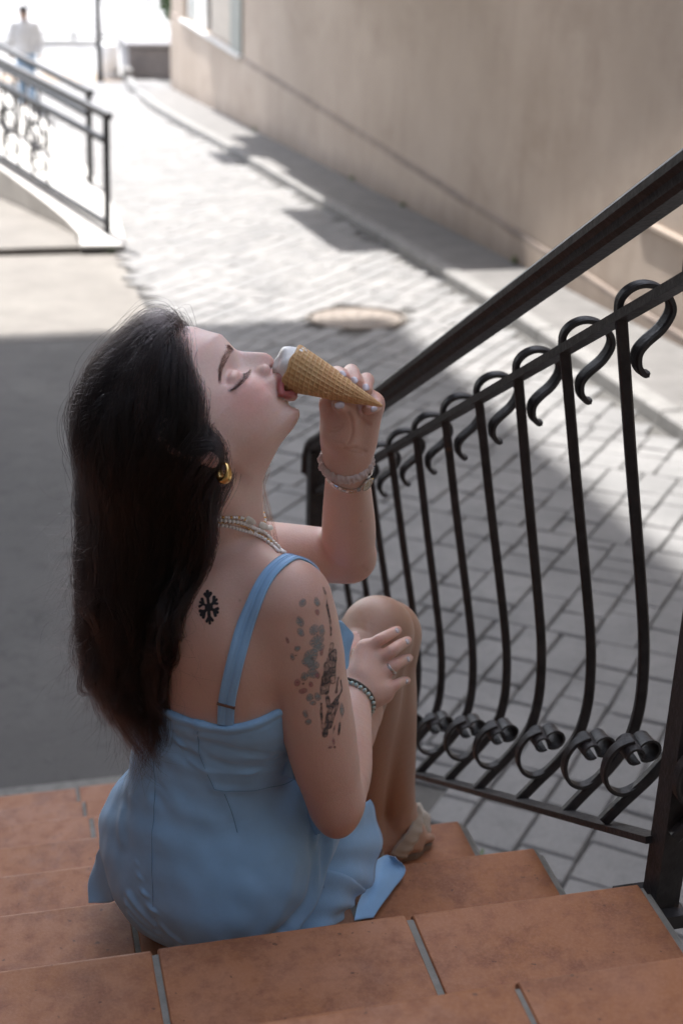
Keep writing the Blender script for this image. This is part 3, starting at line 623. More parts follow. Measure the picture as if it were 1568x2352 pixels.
TATS = [([[-0.0812, 0.1402, 0.3712], [-0.0787, 0.1331, 0.3569], [-0.0763, 0.1277, 0.339], [-0.0751, 0.1226, 0.3209]], 0.002), ([[-0.0746, 0.1195, 0.3072], [-0.0783, 0.1137, 0.2914], [-0.0798, 0.1104, 0.2723], [-0.0823, 0.108, 0.2528]], 0.0038), ([[-0.0706, 0.1204, 0.2979], [-0.0726, 0.1151, 0.2815], [-0.0732, 0.113, 0.263]], 0.0043), ([[-0.0839, 0.1106, 0.2881], [-0.0864, 0.108, 0.2674], [-0.0876, 0.1069, 0.2526]], 0.0025), ([[-0.0625, 0.1203, 0.2576], [-0.0613, 0.1186, 0.247], [-0.067, 0.1124, 0.2398], [-0.0784, 0.1063, 0.2334]], 0.0018), ([[-0.07, 0.1102, 0.2372], [-0.0784, 0.1052, 0.2254], [-0.083, 0.1027, 0.2088], [-0.0835, 0.1016, 0.1964]], 0.0033), ([[-0.0888, 0.1051, 0.2381], [-0.0881, 0.1035, 0.2204], [-0.0854, 0.102, 0.2008]], 0.0013), ([[-0.0671, 0.111, 0.2335], [-0.073, 0.106, 0.2199], [-0.0784, 0.103, 0.2066]], 0.0025), ([[-0.0646, 0.1077, 0.2077], [-0.0661, 0.105, 0.195]], 0.0018), ([[-0.0716, 0.1046, 0.2062], [-0.0737, 0.1029, 0.1973]], 0.001), ([[-0.081, 0.1072, 0.2446], [-0.0797, 0.1062, 0.235]], 0.0025), ([[-0.0664, 0.1176, 0.2624], [-0.069, 0.1129, 0.2484]], 0.002)]
SNOW = [[[-0.2107, 0.1691, 0.3442], [-0.2099, 0.1856, 0.3619]], [[-0.2103, 0.1789, 0.3554], [-0.2139, 0.1847, 0.3581]], [[-0.2103, 0.1789, 0.3554], [-0.2062, 0.1811, 0.3605]], [[-0.2107, 0.1691, 0.3442], [-0.2215, 0.1811, 0.3474]], [[-0.2174, 0.1763, 0.3463], [-0.2226, 0.1781, 0.3427]], [[-0.2174, 0.1763, 0.3463], [-0.2185, 0.1821, 0.3515]], [[-0.2107, 0.1691, 0.3442], [-0.2218, 0.1702, 0.3326]], [[-0.2177, 0.1695, 0.3372], [-0.219, 0.1664, 0.3304]], [[-0.2177, 0.1695, 0.3372], [-0.2227, 0.1738, 0.3369]], [[-0.2107, 0.1691, 0.3442], [-0.2109, 0.1569, 0.3245]], [[-0.2109, 0.161, 0.3323], [-0.2071, 0.1565, 0.329]], [[-0.2109, 0.161, 0.3323], [-0.2147, 0.1606, 0.3262]], [[-0.2107, 0.1691, 0.3442], [-0.1998, 0.159, 0.3402]], [[-0.204, 0.1626, 0.3418], [-0.1987, 0.1619, 0.3449]], [[-0.204, 0.1626, 0.3418], [-0.2027, 0.1579, 0.3361]], [[-0.2107, 0.1691, 0.3442], [-0.1993, 0.1704, 0.3546]], [[-0.2037, 0.1697, 0.3508], [-0.2021, 0.1743, 0.3568]], [[-0.2037, 0.1697, 0.3508], [-0.1985, 0.1664, 0.3506]]]
STRAP = [[-0.1052, 0.1918, 0.3888], [-0.1227, 0.1735, 0.394], [-0.141, 0.1585, 0.387], [-0.1603, 0.1442, 0.361], [-0.1748, 0.1396, 0.325], [-0.1881, 0.1334, 0.2777], [-0.1946, 0.1379, 0.2344], [-0.196, 0.142, 0.2049]]
NECK = {'a': [[-0.203, 0.2155, 0.4298], [-0.1884, 0.2136, 0.429], [-0.1728, 0.2176, 0.4226], [-0.1538, 0.2272, 0.4105], [-0.136, 0.2344, 0.3955], [-0.1248, 0.226, 0.388], [-0.1208, 0.2085, 0.3885]], 'b': [[-0.2032, 0.214, 0.4339], [-0.1953, 0.2124, 0.4334], [-0.1771, 0.2134, 0.431], [-0.1619, 0.2204, 0.4227], [-0.1472, 0.2316, 0.408], [-0.1382, 0.2374, 0.4], [-0.1296, 0.24, 0.3918]], 'c': [[-0.2035, 0.212, 0.4387], [-0.1946, 0.2103, 0.4382], [-0.1832, 0.2107, 0.4361], [-0.1674, 0.2156, 0.4304], [-0.1519, 0.2266, 0.4181], [-0.1345, 0.2427, 0.4002], [-0.1269, 0.2458, 0.3906], [-0.1187, 0.2457, 0.3812]], 'd': [[-0.1988, 0.2089, 0.4431], [-0.1856, 0.2083, 0.4412], [-0.1751, 0.21, 0.4397], [-0.164, 0.2146, 0.4357]], 's': [[-0.1557, 0.2204, 0.4302], [-0.1376, 0.2409, 0.4122], [-0.1299, 0.253, 0.4039]]}
NAILR = [[0.0902, 0.4011, 0.1586], [0.102, 0.3887, 0.1467], [0.1016, 0.3767, 0.1248], [0.095, 0.3582, 0.1003]]
NAILL = [[-0.0474, 0.2185, 0.6049], [-0.0347, 0.2125, 0.5989], [-0.0221, 0.2066, 0.5919], [-0.0116, 0.2067, 0.5647], [-0.0531, 0.2031, 0.5731]]
HAIR_R = [(0.2481, -0.1845), (0.2168, -0.196), (0.1855, -0.1908), (0.1663, -0.1746), (0.1339, -0.1704), (0.1225, -0.1647), (0.1053, -0.1637), (0.0938, -0.1647), (0.0839, -0.1689), (0.0761, -0.1741), (0.0605, -0.171), (0.036, -0.1595), (0.0031, -0.1454), (-0.0407, -0.1626), (-0.0891, -0.1689), (-0.1298, -0.1897), (-0.1704, -0.2064), (-0.2111, -0.2137), (-0.2788, -0.2126), (-0.3059, -0.222), (-0.3252, -0.2262)]
HAIR_L = [(0.2481, -0.2106), (0.2168, -0.2366), (0.196, -0.2731), (0.1751, -0.2966), (0.1595, -0.3096), (0.1334, -0.319), (0.0917, -0.3242), (-0.0646, -0.3252), (-0.1689, -0.3211), (-0.2001, -0.3106), (-0.221, -0.2981), (-0.2731, -0.2809), (-0.294, -0.2575), (-0.3059, -0.2314), (-0.3252, -0.2288)]
SEAMS = {'centre': [[-0.2694, 0.2212, 0.1067], [-0.2664, 0.2093, 0.0588], [-0.2641, 0.2033, 0.0161], [-0.265, 0.1951, -0.0319], [-0.2657, 0.1854, -0.0935]], 'princess': [[-0.2227, 0.1637, 0.1915], [-0.2213, 0.1719, 0.1488], [-0.2133, 0.1697, 0.124], [-0.2046, 0.1678, 0.0967]], 'waist': [[-0.2046, 0.1678, 0.0967], [-0.1915, 0.1648, 0.0937], [-0.1642, 0.1648, 0.0901], [-0.134, 0.1781, 0.0822], [-0.1043, 0.2261, 0.0523]], 'low': [[-0.1935, 0.1655, 0.089], [-0.1858, 0.1664, 0.058], [-0.1805, 0.1652, 0.0284]]}
FOLDS = {1: [[-0.2571, 0.211, 0.161], [-0.2412, 0.1894, 0.1589], [-0.2233, 0.1721, 0.1578]], 2: [[-0.2574, 0.2107, 0.1473], [-0.2413, 0.1902, 0.1446], [-0.2222, 0.1737, 0.1403]], 3: [[-0.2202, 0.1674, 0.1678], [-0.1937, 0.1501, 0.167], [-0.1628, 0.1441, 0.1583], [-0.1374, 0.1505, 0.1498]], 4: [[-0.2175, 0.1691, 0.1489], [-0.1925, 0.1583, 0.1365], [-0.1607, 0.1549, 0.1297], [-0.1344, 0.1641, 0.1227]], 5: [[-0.2635, 0.223, 0.172], [-0.2503, 0.1995, 0.1756]]}
WATCH = [[-0.0561, 0.2495, 0.4706], [-0.0515, 0.2475, 0.4609], [-0.0423, 0.2421, 0.4545], [-0.0296, 0.2404, 0.4498], [-0.018, 0.2413, 0.4503], [-0.0087, 0.2427, 0.4571], [-0.0037, 0.2408, 0.4707], [0.0137, 0.3085, 0.4618], [-0.009, 0.3263, 0.4633], [-0.0346, 0.3201, 0.4603]]
CREASES = [([[-0.0409, 0.2076, 0.5616], [-0.0362, 0.211, 0.5515], [-0.0334, 0.2136, 0.5374], [-0.0357, 0.2125, 0.5271], [-0.0391, 0.212, 0.521]], 0.002, 0.0016), ([[-0.0436, 0.2129, 0.5158], [-0.0296, 0.2183, 0.5136], [-0.0132, 0.226, 0.5044]], 0.0017, 0.0013), ([[-0.0403, 0.2147, 0.5127], [-0.0269, 0.2222, 0.506], [-0.0146, 0.2256, 0.5024]], 0.0013, 0.0007), ([[-0.0596, 0.2213, 0.5339], [-0.0521, 0.2154, 0.5371], [-0.0451, 0.2132, 0.5433]], 0.0012, 0.0008), ([[-0.0554, 0.2191, 0.5395], [-0.0488, 0.215, 0.5429], [-0.0446, 0.213, 0.547]], 0.0011, 0.0007), ([[-0.0298, 0.2134, 0.5625], [-0.0203, 0.2239, 0.548], [-0.0104, 0.2254, 0.5389]], 0.0024, 0.001), ([[-0.0541, 0.2141, 0.524], [-0.0469, 0.2117, 0.523], [-0.0424, 0.2123, 0.5174]], 0.0014, 0.0006), ([[0.0565, 0.3801, 0.1636], [0.0597, 0.3749, 0.1592]], 0.0014, 0.0007), ([[0.0537, 0.3785, 0.162], [0.0571, 0.3739, 0.1573]], 0.0014, 0.0006), ([[0.0716, 0.3647, 0.1527], [0.0745, 0.3607, 0.1484]], 0.0013, 0.0006), ([[0.0132, 0.3233, 0.304], [0.0227, 0.3314, 0.2929]], 0.003, 0.0006)]
DFOLDS = [([[-0.3, 0.2065, -0.081], [-0.2861, 0.1975, -0.0929], [-0.2691, 0.1868, -0.1068]], 0.0085, 0.003), ([[-0.3092, 0.2026, -0.0947], [-0.2912, 0.1912, -0.1095], [-0.2734, 0.1817, -0.1202]], 0.0085, 0.003), ([[-0.314, 0.2003, -0.1146], [-0.2964, 0.189, -0.1295], [-0.2795, 0.1811, -0.1372]], 0.008, 0.0026), ([[-0.2624, 0.1765, -0.1009], [-0.2522, 0.1698, -0.1098], [-0.2374, 0.1639, -0.1144]], 0.007, 0.0018), ([[-0.058, 0.2111, -0.0107], [-0.0555, 0.1884, -0.034], [-0.067, 0.165, -0.0668], [-0.0925, 0.1458, -0.0981], [-0.1289, 0.1346, -0.1181]], 0.011, 0.0095), ([[-0.077, 0.184, -0.031], [-0.0859, 0.163, -0.0694], [-0.116, 0.1431, -0.1048]], 0.01, 0.003), ([[-0.1231, 0.1689, -0.0404], [-0.1421, 0.157, -0.0767], [-0.183, 0.1504, -0.1137]], 0.016, 0.002), ([[-0.3235, 0.2561, 0.0137], [-0.3179, 0.2453, -0.0067], [-0.3054, 0.2352, -0.0217]], 0.014, 0.0016), ([[-0.2539, 0.2042, 0.0868], [-0.2376, 0.1865, 0.0575], [-0.2016, 0.171, 0.0438]], 0.018, 0.0016)]
DRAG = [([-0.2801, 0.1931, -0.0254], [-0.8051, 0.4046, 0.4336], 0.0154, 0.0046, 0.0019), ([-0.2837, 0.1881, -0.0384], [-0.8259, 0.3953, 0.402], 0.0195, 0.0046, 0.0019), ([-0.2858, 0.1824, -0.0519], [-0.8331, 0.3918, 0.3904], 0.0218, 0.0046, 0.0019), ([-0.288, 0.1762, -0.0666], [-0.8637, 0.375, 0.3368], 0.0236, 0.0046, 0.0019), ([-0.2874, 0.1693, -0.0812], [-0.8884, 0.3584, 0.287], 0.0225, 0.0046, 0.0019), ([-0.2672, 0.2325, 0.0674], [-0.8234, 0.3965, 0.4059], 0.0082, 0.0046, 0.0019), ([-0.2708, 0.2246, 0.0481], [-0.7983, 0.4074, 0.4435], 0.0097, 0.0046, 0.0019), ([-0.2515, 0.1847, -0.0278], [0.8664, -0.3733, -0.3316], 0.0106, 0.0046, 0.0019), ([-0.2508, 0.1774, -0.0434], [0.8753, -0.3676, -0.3142], 0.0126, 0.0046, 0.0019), ([-0.2527, 0.1691, -0.0624], [0.8187, -0.3987, -0.4132], 0.0127, 0.0046, 0.0019), ([-0.254, 0.1614, -0.0799], [0.8051, -0.4046, -0.4336], 0.0116, 0.0046, 0.0019), ([-0.1808, 0.1794, 0.1717], [0.9742, -0.2084, 0.0865], 0.0347, 0.0048, 0.0016), ([-0.1731, 0.1695, 0.1545], [0.9666, -0.2554, -0.0198], 0.0387, 0.0048, 0.0022), ([-0.1742, 0.1546, 0.1214], [0.9668, -0.2547, -0.0182], 0.0401, 0.0048, 0.0018), ([-0.1599, 0.1596, 0.1403], [0.9652, -0.2599, -0.0303], 0.0321, 0.0048, 0.002), ([-0.2395, 0.1833, 0.1475], [0.8519, -0.3819, -0.3584], 0.0177, 0.0048, 0.0022), ([-0.2395, 0.1752, 0.1301], [0.8901, -0.3571, -0.2833], 0.0156, 0.0048, 0.0016), ([-0.0988, 0.1678, -0.0537], [-0.4766, -0.2642, -0.8385], 0.0561, 0.008, 0.003), ([-0.1148, 0.1693, -0.0593], [-0.5786, -0.2145, -0.7869], 0.0568, 0.008, 0.0022), ([-0.0772, 0.1603, -0.0581], [-0.431, -0.2841, -0.8564], 0.0335, 0.008, 0.0032), ([-0.1291, 0.1822, -0.0392], [-0.688, -0.1512, -0.7098], 0.0559, 0.008, 0.0014), ([-0.08, 0.1775, -0.0223], [-0.5358, -0.2363, -0.8106], 0.0259, 0.008, 0.0026)]
FLAPS = [('hem_flap', [[[-0.0657, 0.2448, -0.0154], [-0.0639, 0.2278, -0.0514], [-0.0616, 0.2084, -0.0799], [-0.0578, 0.1912, -0.103]], [[-0.0144, 0.2608, -0.0382], [-0.0098, 0.2455, -0.0688], [-0.0064, 0.2298, -0.1011], [-0.0078, 0.2136, -0.1248]], [[0.0357, 0.3203, -0.0652], [0.0482, 0.3181, -0.0877], [0.0512, 0.3026, -0.1197], [0.0451, 0.2835, -0.14], [0.0267, 0.2564, -0.1601], [0.0104, 0.2355, -0.1531]]], 0.0032, 2.5), ('skirt_tail', [[[0.0394, 0.3066, -0.1666], [0.0197, 0.2638, -0.1723], [0.0045, 0.2381, -0.176], [-0.0094, 0.2049, -0.176]], [[0.0668, 0.326, -0.1707], [0.0449, 0.2702, -0.16], [0.0268, 0.2384, -0.17], [0.0063, 0.2063, -0.176]], [[0.0736, 0.2972, -0.15], [0.0864, 0.2883, -0.172], [0.0493, 0.2462, -0.176], [0.0178, 0.2076, -0.176]]], 0.002, 1.5), ('skirt_panel', [[[-0.0801, 0.2057, -0.0715], [-0.0888, 0.1903, -0.0974], [-0.1165, 0.1673, -0.126], [-0.1543, 0.1503, -0.147]], [[-0.0253, 0.2078, -0.098], [-0.034, 0.1889, -0.1194], [-0.0594, 0.1645, -0.1374], [-0.0926, 0.1408, -0.1459]], [[0.0118, 0.2362, -0.1508], [-0.0019, 0.2252, -0.1578], [-0.0206, 0.2062, -0.1603], [-0.0485, 0.1729, -0.1622]]], 0.003, 3), ('front_hem', [[[-0.0325, 0.3573, 0.223], [-0.0315, 0.3387, 0.1831], [-0.0196, 0.3182, 0.1451]], [[-0.0139, 0.3582, 0.2107], [-0.0123, 0.343, 0.1787], [-0.0093, 0.3261, 0.1434]], [[-0.0023, 0.3625, 0.202], [0.0138, 0.3565, 0.1855], [0.0106, 0.3516, 0.173], [0.006, 0.3415, 0.1608], [0.0021, 0.3357, 0.1462], [-0.0081, 0.3258, 0.1435]]], 0.0012, 2.5), ('skirt_tail', [[[-0.3348, 0.3013, -0.0661], [-0.3343, 0.2865, -0.0981], [-0.3279, 0.2653, -0.1405]], [[-0.3454, 0.3128, -0.0961], [-0.345, 0.3008, -0.122], [-0.3364, 0.2788, -0.1528]], [[-0.347, 0.3225, -0.1127], [-0.3567, 0.3117, -0.1418], [-0.3601, 0.2927, -0.1602]]], 0.0012, 1), ('bow_end', [[[-0.1206, 0.2064, 0.1655], [-0.1207, 0.1927, 0.1357], [-0.1187, 0.1826, 0.0902]], [[-0.1096, 0.195, 0.1713], [-0.1101, 0.1792, 0.1367], [-0.106, 0.1686, 0.0915]], [[-0.0923, 0.1973, 0.1614], [-0.0909, 0.1897, 0.1211], [-0.091, 0.1799, 0.0753]]], 0.0012, 1.5), ('bow_end', [[[-0.0839, 0.1966, 0.0171], [-0.0815, 0.1908, 0.0059], [-0.075, 0.1822, -0.0093]], [[-0.0738, 0.1856, 0.0235], [-0.0714, 0.1799, 0.0123], [-0.0679, 0.1734, 0.0002]], [[-0.0611, 0.1902, 0.0158], [-0.0585, 0.1848, 0.0056], [-0.0549, 0.1844, -0.0056]]], 0.0015, 1)]
LOCK = [[-0.1183, 0.312, 0.4701], [-0.1196, 0.3178, 0.4328], [-0.1156, 0.3138, 0.4016], [-0.11, 0.2803, 0.3565]]
HAIR_N = globals().get("HAIR_N", 34)
EAR = [-0.1944, 0.1563, 0.5191]
CONE = [[-0.1013, 0.2411, 0.6079], [-0.0065, 0.1902, 0.5741]]
SANDAL = {'L': [([[[0.1783, 0.5845, -0.2838], [0.1717, 0.5655, -0.3042], [0.1513, 0.5549, -0.3312], [0.1431, 0.5555, -0.3418]], [[0.1891, 0.5841, -0.2911], [0.1824, 0.5648, -0.3122], [0.1667, 0.5557, -0.3357], [0.1546, 0.5557, -0.3472]], [[0.1984, 0.5885, -0.3008], [0.1925, 0.5744, -0.3224], [0.18, 0.5621, -0.3389], [0.1669, 0.5561, -0.352]]], 0.0012), ([[[0.2046, 0.6358, -0.3174], [0.2118, 0.6096, -0.3212], [0.211, 0.5954, -0.3403], [0.1986, 0.5774, -0.3494], [0.1691, 0.5616, -0.3511]], [[0.2138, 0.6428, -0.3217], [0.2238, 0.6152, -0.3269], [0.2221, 0.6003, -0.3481], [0.2051, 0.577, -0.359], [0.1708, 0.5632, -0.3588]], [[0.2242, 0.6574, -0.3334], [0.2361, 0.6323, -0.3444], [0.2329, 0.6176, -0.3659], [0.2116, 0.5862, -0.3722], [0.1745, 0.5695, -0.3676]]], 0.0018)], 'R': [([[[0.1189, 0.555, -0.3195], [0.1263, 0.5472, -0.3323], [0.1228, 0.5385, -0.3409]], [[0.1331, 0.5781, -0.3351], [0.1435, 0.5647, -0.3461], [0.1387, 0.5568, -0.3536]]], 0.0012)]}
# ================================================================== PERSON: body as one continuous surface (signed distance field -> surface nets)
def unit(a): a = np.array(a, float); return a / np.linalg.norm(a)
def smin(a, b, k):
    h = np.clip(.5 + .5 * (b - a) / k, 0, 1); return b + (a - b) * h - k * h * (1 - h)
def smax(a, b, k): return -smin(-a, -b, k)
class Field:
    def __init__(s, xs, ys, zs):
        s.ax = [np.asarray(a, np.float32) for a in (xs, ys, zs)]; s.d = np.full([len(a) for a in s.ax], .2, np.float32)
    def block(s, lo, hi):
        sl = []
        for a, l, h in zip(s.ax, lo, hi):
            i0 = max(0, np.searchsorted(a, l) - 1); i1 = min(len(a), np.searchsorted(a, h) + 1)
            if i1 <= i0: return None
            sl.append(slice(i0, i1))
        return tuple(sl)
    def pts(s, sl): return s.ax[0][sl[0]][:, None, None], s.ax[1][sl[1]][None, :, None], s.ax[2][sl[2]][None, None, :]
    def put(s, lo, hi, fn, k, op='add', mar=None):
        mar = (k + .012) if mar is None else mar
        sl = s.block(np.array(lo) - mar, np.array(hi) + mar)
        if sl is None: return
        X, Y, Z = s.pts(sl); v = fn(X, Y, Z).astype(np.float32); cur = s.d[sl]
        s.d[sl] = smin(cur, v, k) if op == 'add' else smax(cur, -v, k) if op == 'cut' else np.minimum(cur, v)
    def cone(s, a, b, ra, rb, k=.02, op='add', flat=None):
        a, b = np.array(a, float), np.array(b, float); ba = b - a; L2 = ba @ ba; R = max(ra, rb) * (1 if flat is None else max(1, flat[1]))
        def fn(X, Y, Z):
            px, py, pz = X - a[0], Y - a[1], Z - a[2]
            t = np.clip((px * ba[0] + py * ba[1] + pz * ba[2]) / L2, 0, 1)
            qx, qy, qz = px - ba[0] * t, py - ba[1] * t, pz - ba[2] * t
            if flat is not None:
                n = np.array(flat[0]); c = (qx * n[0] + qy * n[1] + qz * n[2]) * (1 / flat[1] - 1)
                qx, qy, qz = qx + n[0] * c, qy + n[1] * c, qz + n[2] * c
            return np.sqrt(qx * qx + qy * qy + qz * qz) - (ra + (rb - ra) * t)
        s.put(np.minimum(a, b) - R, np.maximum(a, b) + R, fn, k, op); return s
    def chain(s, P, r, k=.012, op='add', flat=None):
        for i in range(len(P) - 1): s.cone(P[i], P[i + 1], r[i], r[i + 1], k, op, flat)
        return s
    def tube(s, P, r, k=.012, op='add', n=5, flat=None):
        P = np.asarray(P, float); Q = catmull(P, n) if len(P) > 2 else P; rr = np.interp(np.linspace(0, len(P) - 1, len(Q)), range(len(P)), r)
        if len(P) > 2:
            rr = catmull(np.stack([np.asarray(r, float)] * 3, 1), n)[:, 0]
        R = max(rr) * (1 if flat is None else max(1, flat[1]))
        def fn(X, Y, Z):
            out = None
            for i in range(len(Q) - 1):
                a, b = Q[i], Q[i + 1]; ba = b - a; L2 = ba @ ba + 1e-12
                px, py, pz = X - a[0], Y - a[1], Z - a[2]
                t = np.clip((px * ba[0] + py * ba[1] + pz * ba[2]) / L2, 0, 1)
                qx, qy, qz = px - ba[0] * t, py - ba[1] * t, pz - ba[2] * t
                if flat is not None:
                    m = np.array(flat[0]); c = (qx * m[0] + qy * m[1] + qz * m[2]) * (1 / flat[1] - 1); qx, qy, qz = qx + m[0] * c, qy + m[1] * c, qz + m[2] * c
                v = np.sqrt(qx * qx + qy * qy + qz * qz) - (rr[i] + (rr[i + 1] - rr[i]) * t); out = v if out is None else np.minimum(out, v)
            return out
        s.put(Q.min(0) - R, Q.max(0) + R, fn, k, op); return s
    def ell(s, c, rad, axes=None, k=.03, op='add'):
        c = np.array(c, float); A = np.eye(3) if axes is None else np.array(axes, float); rad = np.array(rad, float); R = rad.max()
        def fn(X, Y, Z):
            px, py, pz = X - c[0], Y - c[1], Z - c[2]
            u = [(px * A[i][0] + py * A[i][1] + pz * A[i][2]) for i in range(3)]
            k0 = np.sqrt(sum((u[i] / rad[i]) ** 2 for i in range(3))); k1 = np.sqrt(sum((u[i] / rad[i] ** 2) ** 2 for i in range(3)))
            return k0 * (k0 - 1) / np.maximum(k1, 1e-6)
        s.put(c - R, c + R, fn, k, op); return s
    def mesh(s):
        d = s.d; sg = d < 0; nx, ny, nz = d.shape
        cnt = np.zeros((nx - 1, ny - 1, nz - 1), np.uint8)
        for i in (0, 1):
            for j in (0, 1):
                for k in (0, 1): cnt += sg[i:nx - 1 + i, j:ny - 1 + j, k:nz - 1 + k]
        act = (cnt > 0) & (cnt < 8); I = np.argwhere(act); idx = np.full(act.shape, -1, np.int32); idx[act] = np.arange(len(I))
        acc = np.zeros((len(I), 3)); n = np.zeros(len(I)); co = [(i, j, k) for i in (0, 1) for j in (0, 1) for k in (0, 1)]
        cv = np.stack([d[I[:, 0] + c[0], I[:, 1] + c[1], I[:, 2] + c[2]] for c in co], 1)
        for a in range(8):
            for b in range(a + 1, 8):
                df = np.abs(np.array(co[a]) - np.array(co[b]))
                if df.sum() != 1: continue
                va, vb = cv[:, a], cv[:, b]; m = (va < 0) != (vb < 0); t = np.where(m, va / np.where(m, va - vb, 1), 0)
                p = np.array(co[a])[None] + (np.array(co[b]) - np.array(co[a]))[None] * t[:, None]; acc[m] += p[m]; n[m] += 1
        lp = acc / n[:, None]; V = np.empty((len(I), 3))
        for k in range(3):
            a = s.ax[k].astype(float); V[:, k] = a[I[:, k]] + (a[I[:, k] + 1] - a[I[:, k]]) * lp[:, k]
        Q = []
        for ax in range(3):
            o1, o2 = (ax + 1) % 3, (ax + 2) % 3
            s0 = [slice(0, -1) if q == ax else slice(1, -1) for q in range(3)]; s1 = list(s0); s1[ax] = slice(1, None)
            A, B = sg[tuple(s0)], sg[tuple(s1)]; E = np.argwhere(A != B)
            fl = A[tuple(E.T)]; e = E.copy(); e[:, o1] += 1; e[:, o2] += 1
            def g(d1, d2):
                q = e.copy(); q[:, o1] -= d1; q[:, o2] -= d2; return idx[q[:, 0], q[:, 1], q[:, 2]]
            q = np.stack([g(1, 1), g(0, 1), g(0, 0), g(1, 0)], 1); q[~fl] = q[~fl][:, ::-1]; Q.append(q)
        Q = np.concatenate(Q); Q = Q[(Q >= 0).all(1)]
        return V, Q
    def sample(s, P):
        """trilinear value at points"""
        P = np.asarray(P, float); ii = []; tt = []
        for k in range(3):
            a = s.ax[k]; i = np.clip(np.searchsorted(a, P[:, k]) - 1, 0, len(a) - 2); ii.append(i); tt.append(np.clip((P[:, k] - a[i]) / (a[i + 1] - a[i]), 0, 1))
        out = 0
        for i in (0, 1):
            for j in (0, 1):
                for k in (0, 1):
                    out = out + s.d[ii[0] + i, ii[1] + j, ii[2] + k] * (tt[0] if i else 1 - tt[0]) * (tt[1] if j else 1 - tt[1]) * (tt[2] if k else 1 - tt[2])
        return out
    def grad(s, P, h=.004):
        P = np.asarray(P, float); G = np.stack([s.sample(P + np.eye(3)[k] * h) - s.sample(P - np.eye(3)[k] * h) for k in range(3)], 1)
        return G / (np.linalg.norm(G, axis=1, keepdims=True) + 1e-9)
    def snap(s, P, off=0.0, it=6):
        P = np.array(P, float)
        for _ in range(it): P = P - s.grad(P) * (s.sample(P) - off)[:, None] * .9
        return P
def axis_of(segs):
    out = [segs[0][0]]
    for a, b, h in segs:
        n = max(1, int(round((b - a) / h))); out += list(np.linspace(a, b, n + 1)[1:])
    return out
HS = globals().get('HS', 1.0)      # grid coarseness (1 = final)
J = {k: np.array(v) for k, v in JOINTS.items()}
f_s, r_s = unit([.94, .342, 0]), unit([.342, -.94, 0]); f_p, r_p = unit([.70, .71, 0]), unit([.71, -.70, 0])
z_ = np.array([0, 0, 1.])
hx, hy, hz = [np.array(v) for v in HEAD_AXES]      # face forward, her left, head up
def HL(x, y, z): return J['O'] + hx * x + hy * y + hz * z
B = Field(axis_of([(-.40, -.16, .0028 * HS), (-.16, .13, .0021 * HS), (.13, .32, .0028 * HS)]),
          axis_of([(.0, .06, .0028 * HS), (.06, .30, .0021 * HS), (.30, .84, .0027 * HS)]),
          axis_of([(-.395, .0, .0032 * HS), (.0, .42, .0021 * HS), (.42, .70, .0019 * HS)]))
# ---- torso
def tor(n): return J[n]
ts_up = unit(J['N2'] - J['pelvis'])
f_m = unit(f_s + f_p); r_m = unit(r_s + r_p)
B.ell(J['pelvis'] + z_ * .015 + r_p * .040, (.097, .100, .115), (r_p, f_p, z_), .03)
for sgn in (1, -1):
    B.ell(J['pelvis'] + r_p * (.049 * sgn + .041) - f_p * .038 + z_ * -.022, (.067, .082, .090), (r_p, f_p, z_), .03)
B.ell(J['waist'] + r_m * .012, (.104, .090, .12), (r_m, f_m, z_), .05)
B.ell(J['chest'], (.138, .098, .155), (r_s, f_s, ts_up), .05)
B.ell(J['chest'] + ts_up * .075 - f_s * .018, (.122, .070, .080), (r_s, f_s, ts_up), .05)
B.cone(J['N2'] - z_ * .026, J['SR'] - r_s * .02 + z_ * .000, .040, .036, .045); B.cone(J['N2'] - z_ * .026, J['SL'] + r_s * .02 + z_ * .0, .040, .036, .045)
for sgn in (1, -1):
    B.ell(J['chest'] + f_s * .062 + r_s * .062 * sgn - z_ * .02, (.055, .05, .055), (r_s, f_s, z_), .03)
# scapula / back shaping
B.ell(J['SR'] - r_s * .065 - f_s * .045 - z_ * .075, (.052, .028, .075), (unit(r_s + z_ * .2), f_s, z_), .04)
T0 = B.d.copy()                   # torso alone, for the dress
# ---- neck
B.tube([HL(-.024, 0, -.008), J['N1'], J['N2']], [.053, .0485, .051], .022)
B.tube([HL(.034, 0, -.050), J['TH1'], J['TH2']], [.0235, .0260, .0290], .018)

# sternomastoid
B.cone(HL(-.012, -.052, -.035), J['N2'] + f_s * .048 + r_s * .012 - z_ * .01, .013, .010, .03)
# ---- arms (right arm near)
ua = J['EL_R'] - J['SR']
B.tube([J['SR'], J['SR'] + ua * .12, J['SR'] + ua * .24], [.0465, .0468, .0466], .032)
fr = J['WR'] - J['EL_R']
def mergeable(fn, lo, hi, k):
    """evaluate a limb in its own field, then union with a small blend so that it does not fuse where it only touches"""
    sl = B.block(lo, hi); F2 = Field(*[a[s_] for a, s_ in zip(B.ax, sl)]); fn(F2)
    B.d[sl] = smin(B.d[sl], F2.d, k)
def upper_R(F):
    F.tube([J['SR'] + ua * .10, J['SR'] + ua * .25, J['SR'] + ua * .55, J['SR'] + ua * .8, J['EL_R'] + z_ * .012], [.0466, .0466, .0452, .0405, .0300], .02)
    F.ell(J['EL_R'] + unit(ua) * .014 - unit(fr) * .006, (.0200, .0200, .0200), None, .018)
    F.tube([J['EL_R'] + z_ * .010, J['EL_R'] + fr * .10, J['EL_R'] + fr * .34, J['EL_R'] + fr * .72, J['WR']], [.0295, .0350, .0400, .0330, .0275], .022)
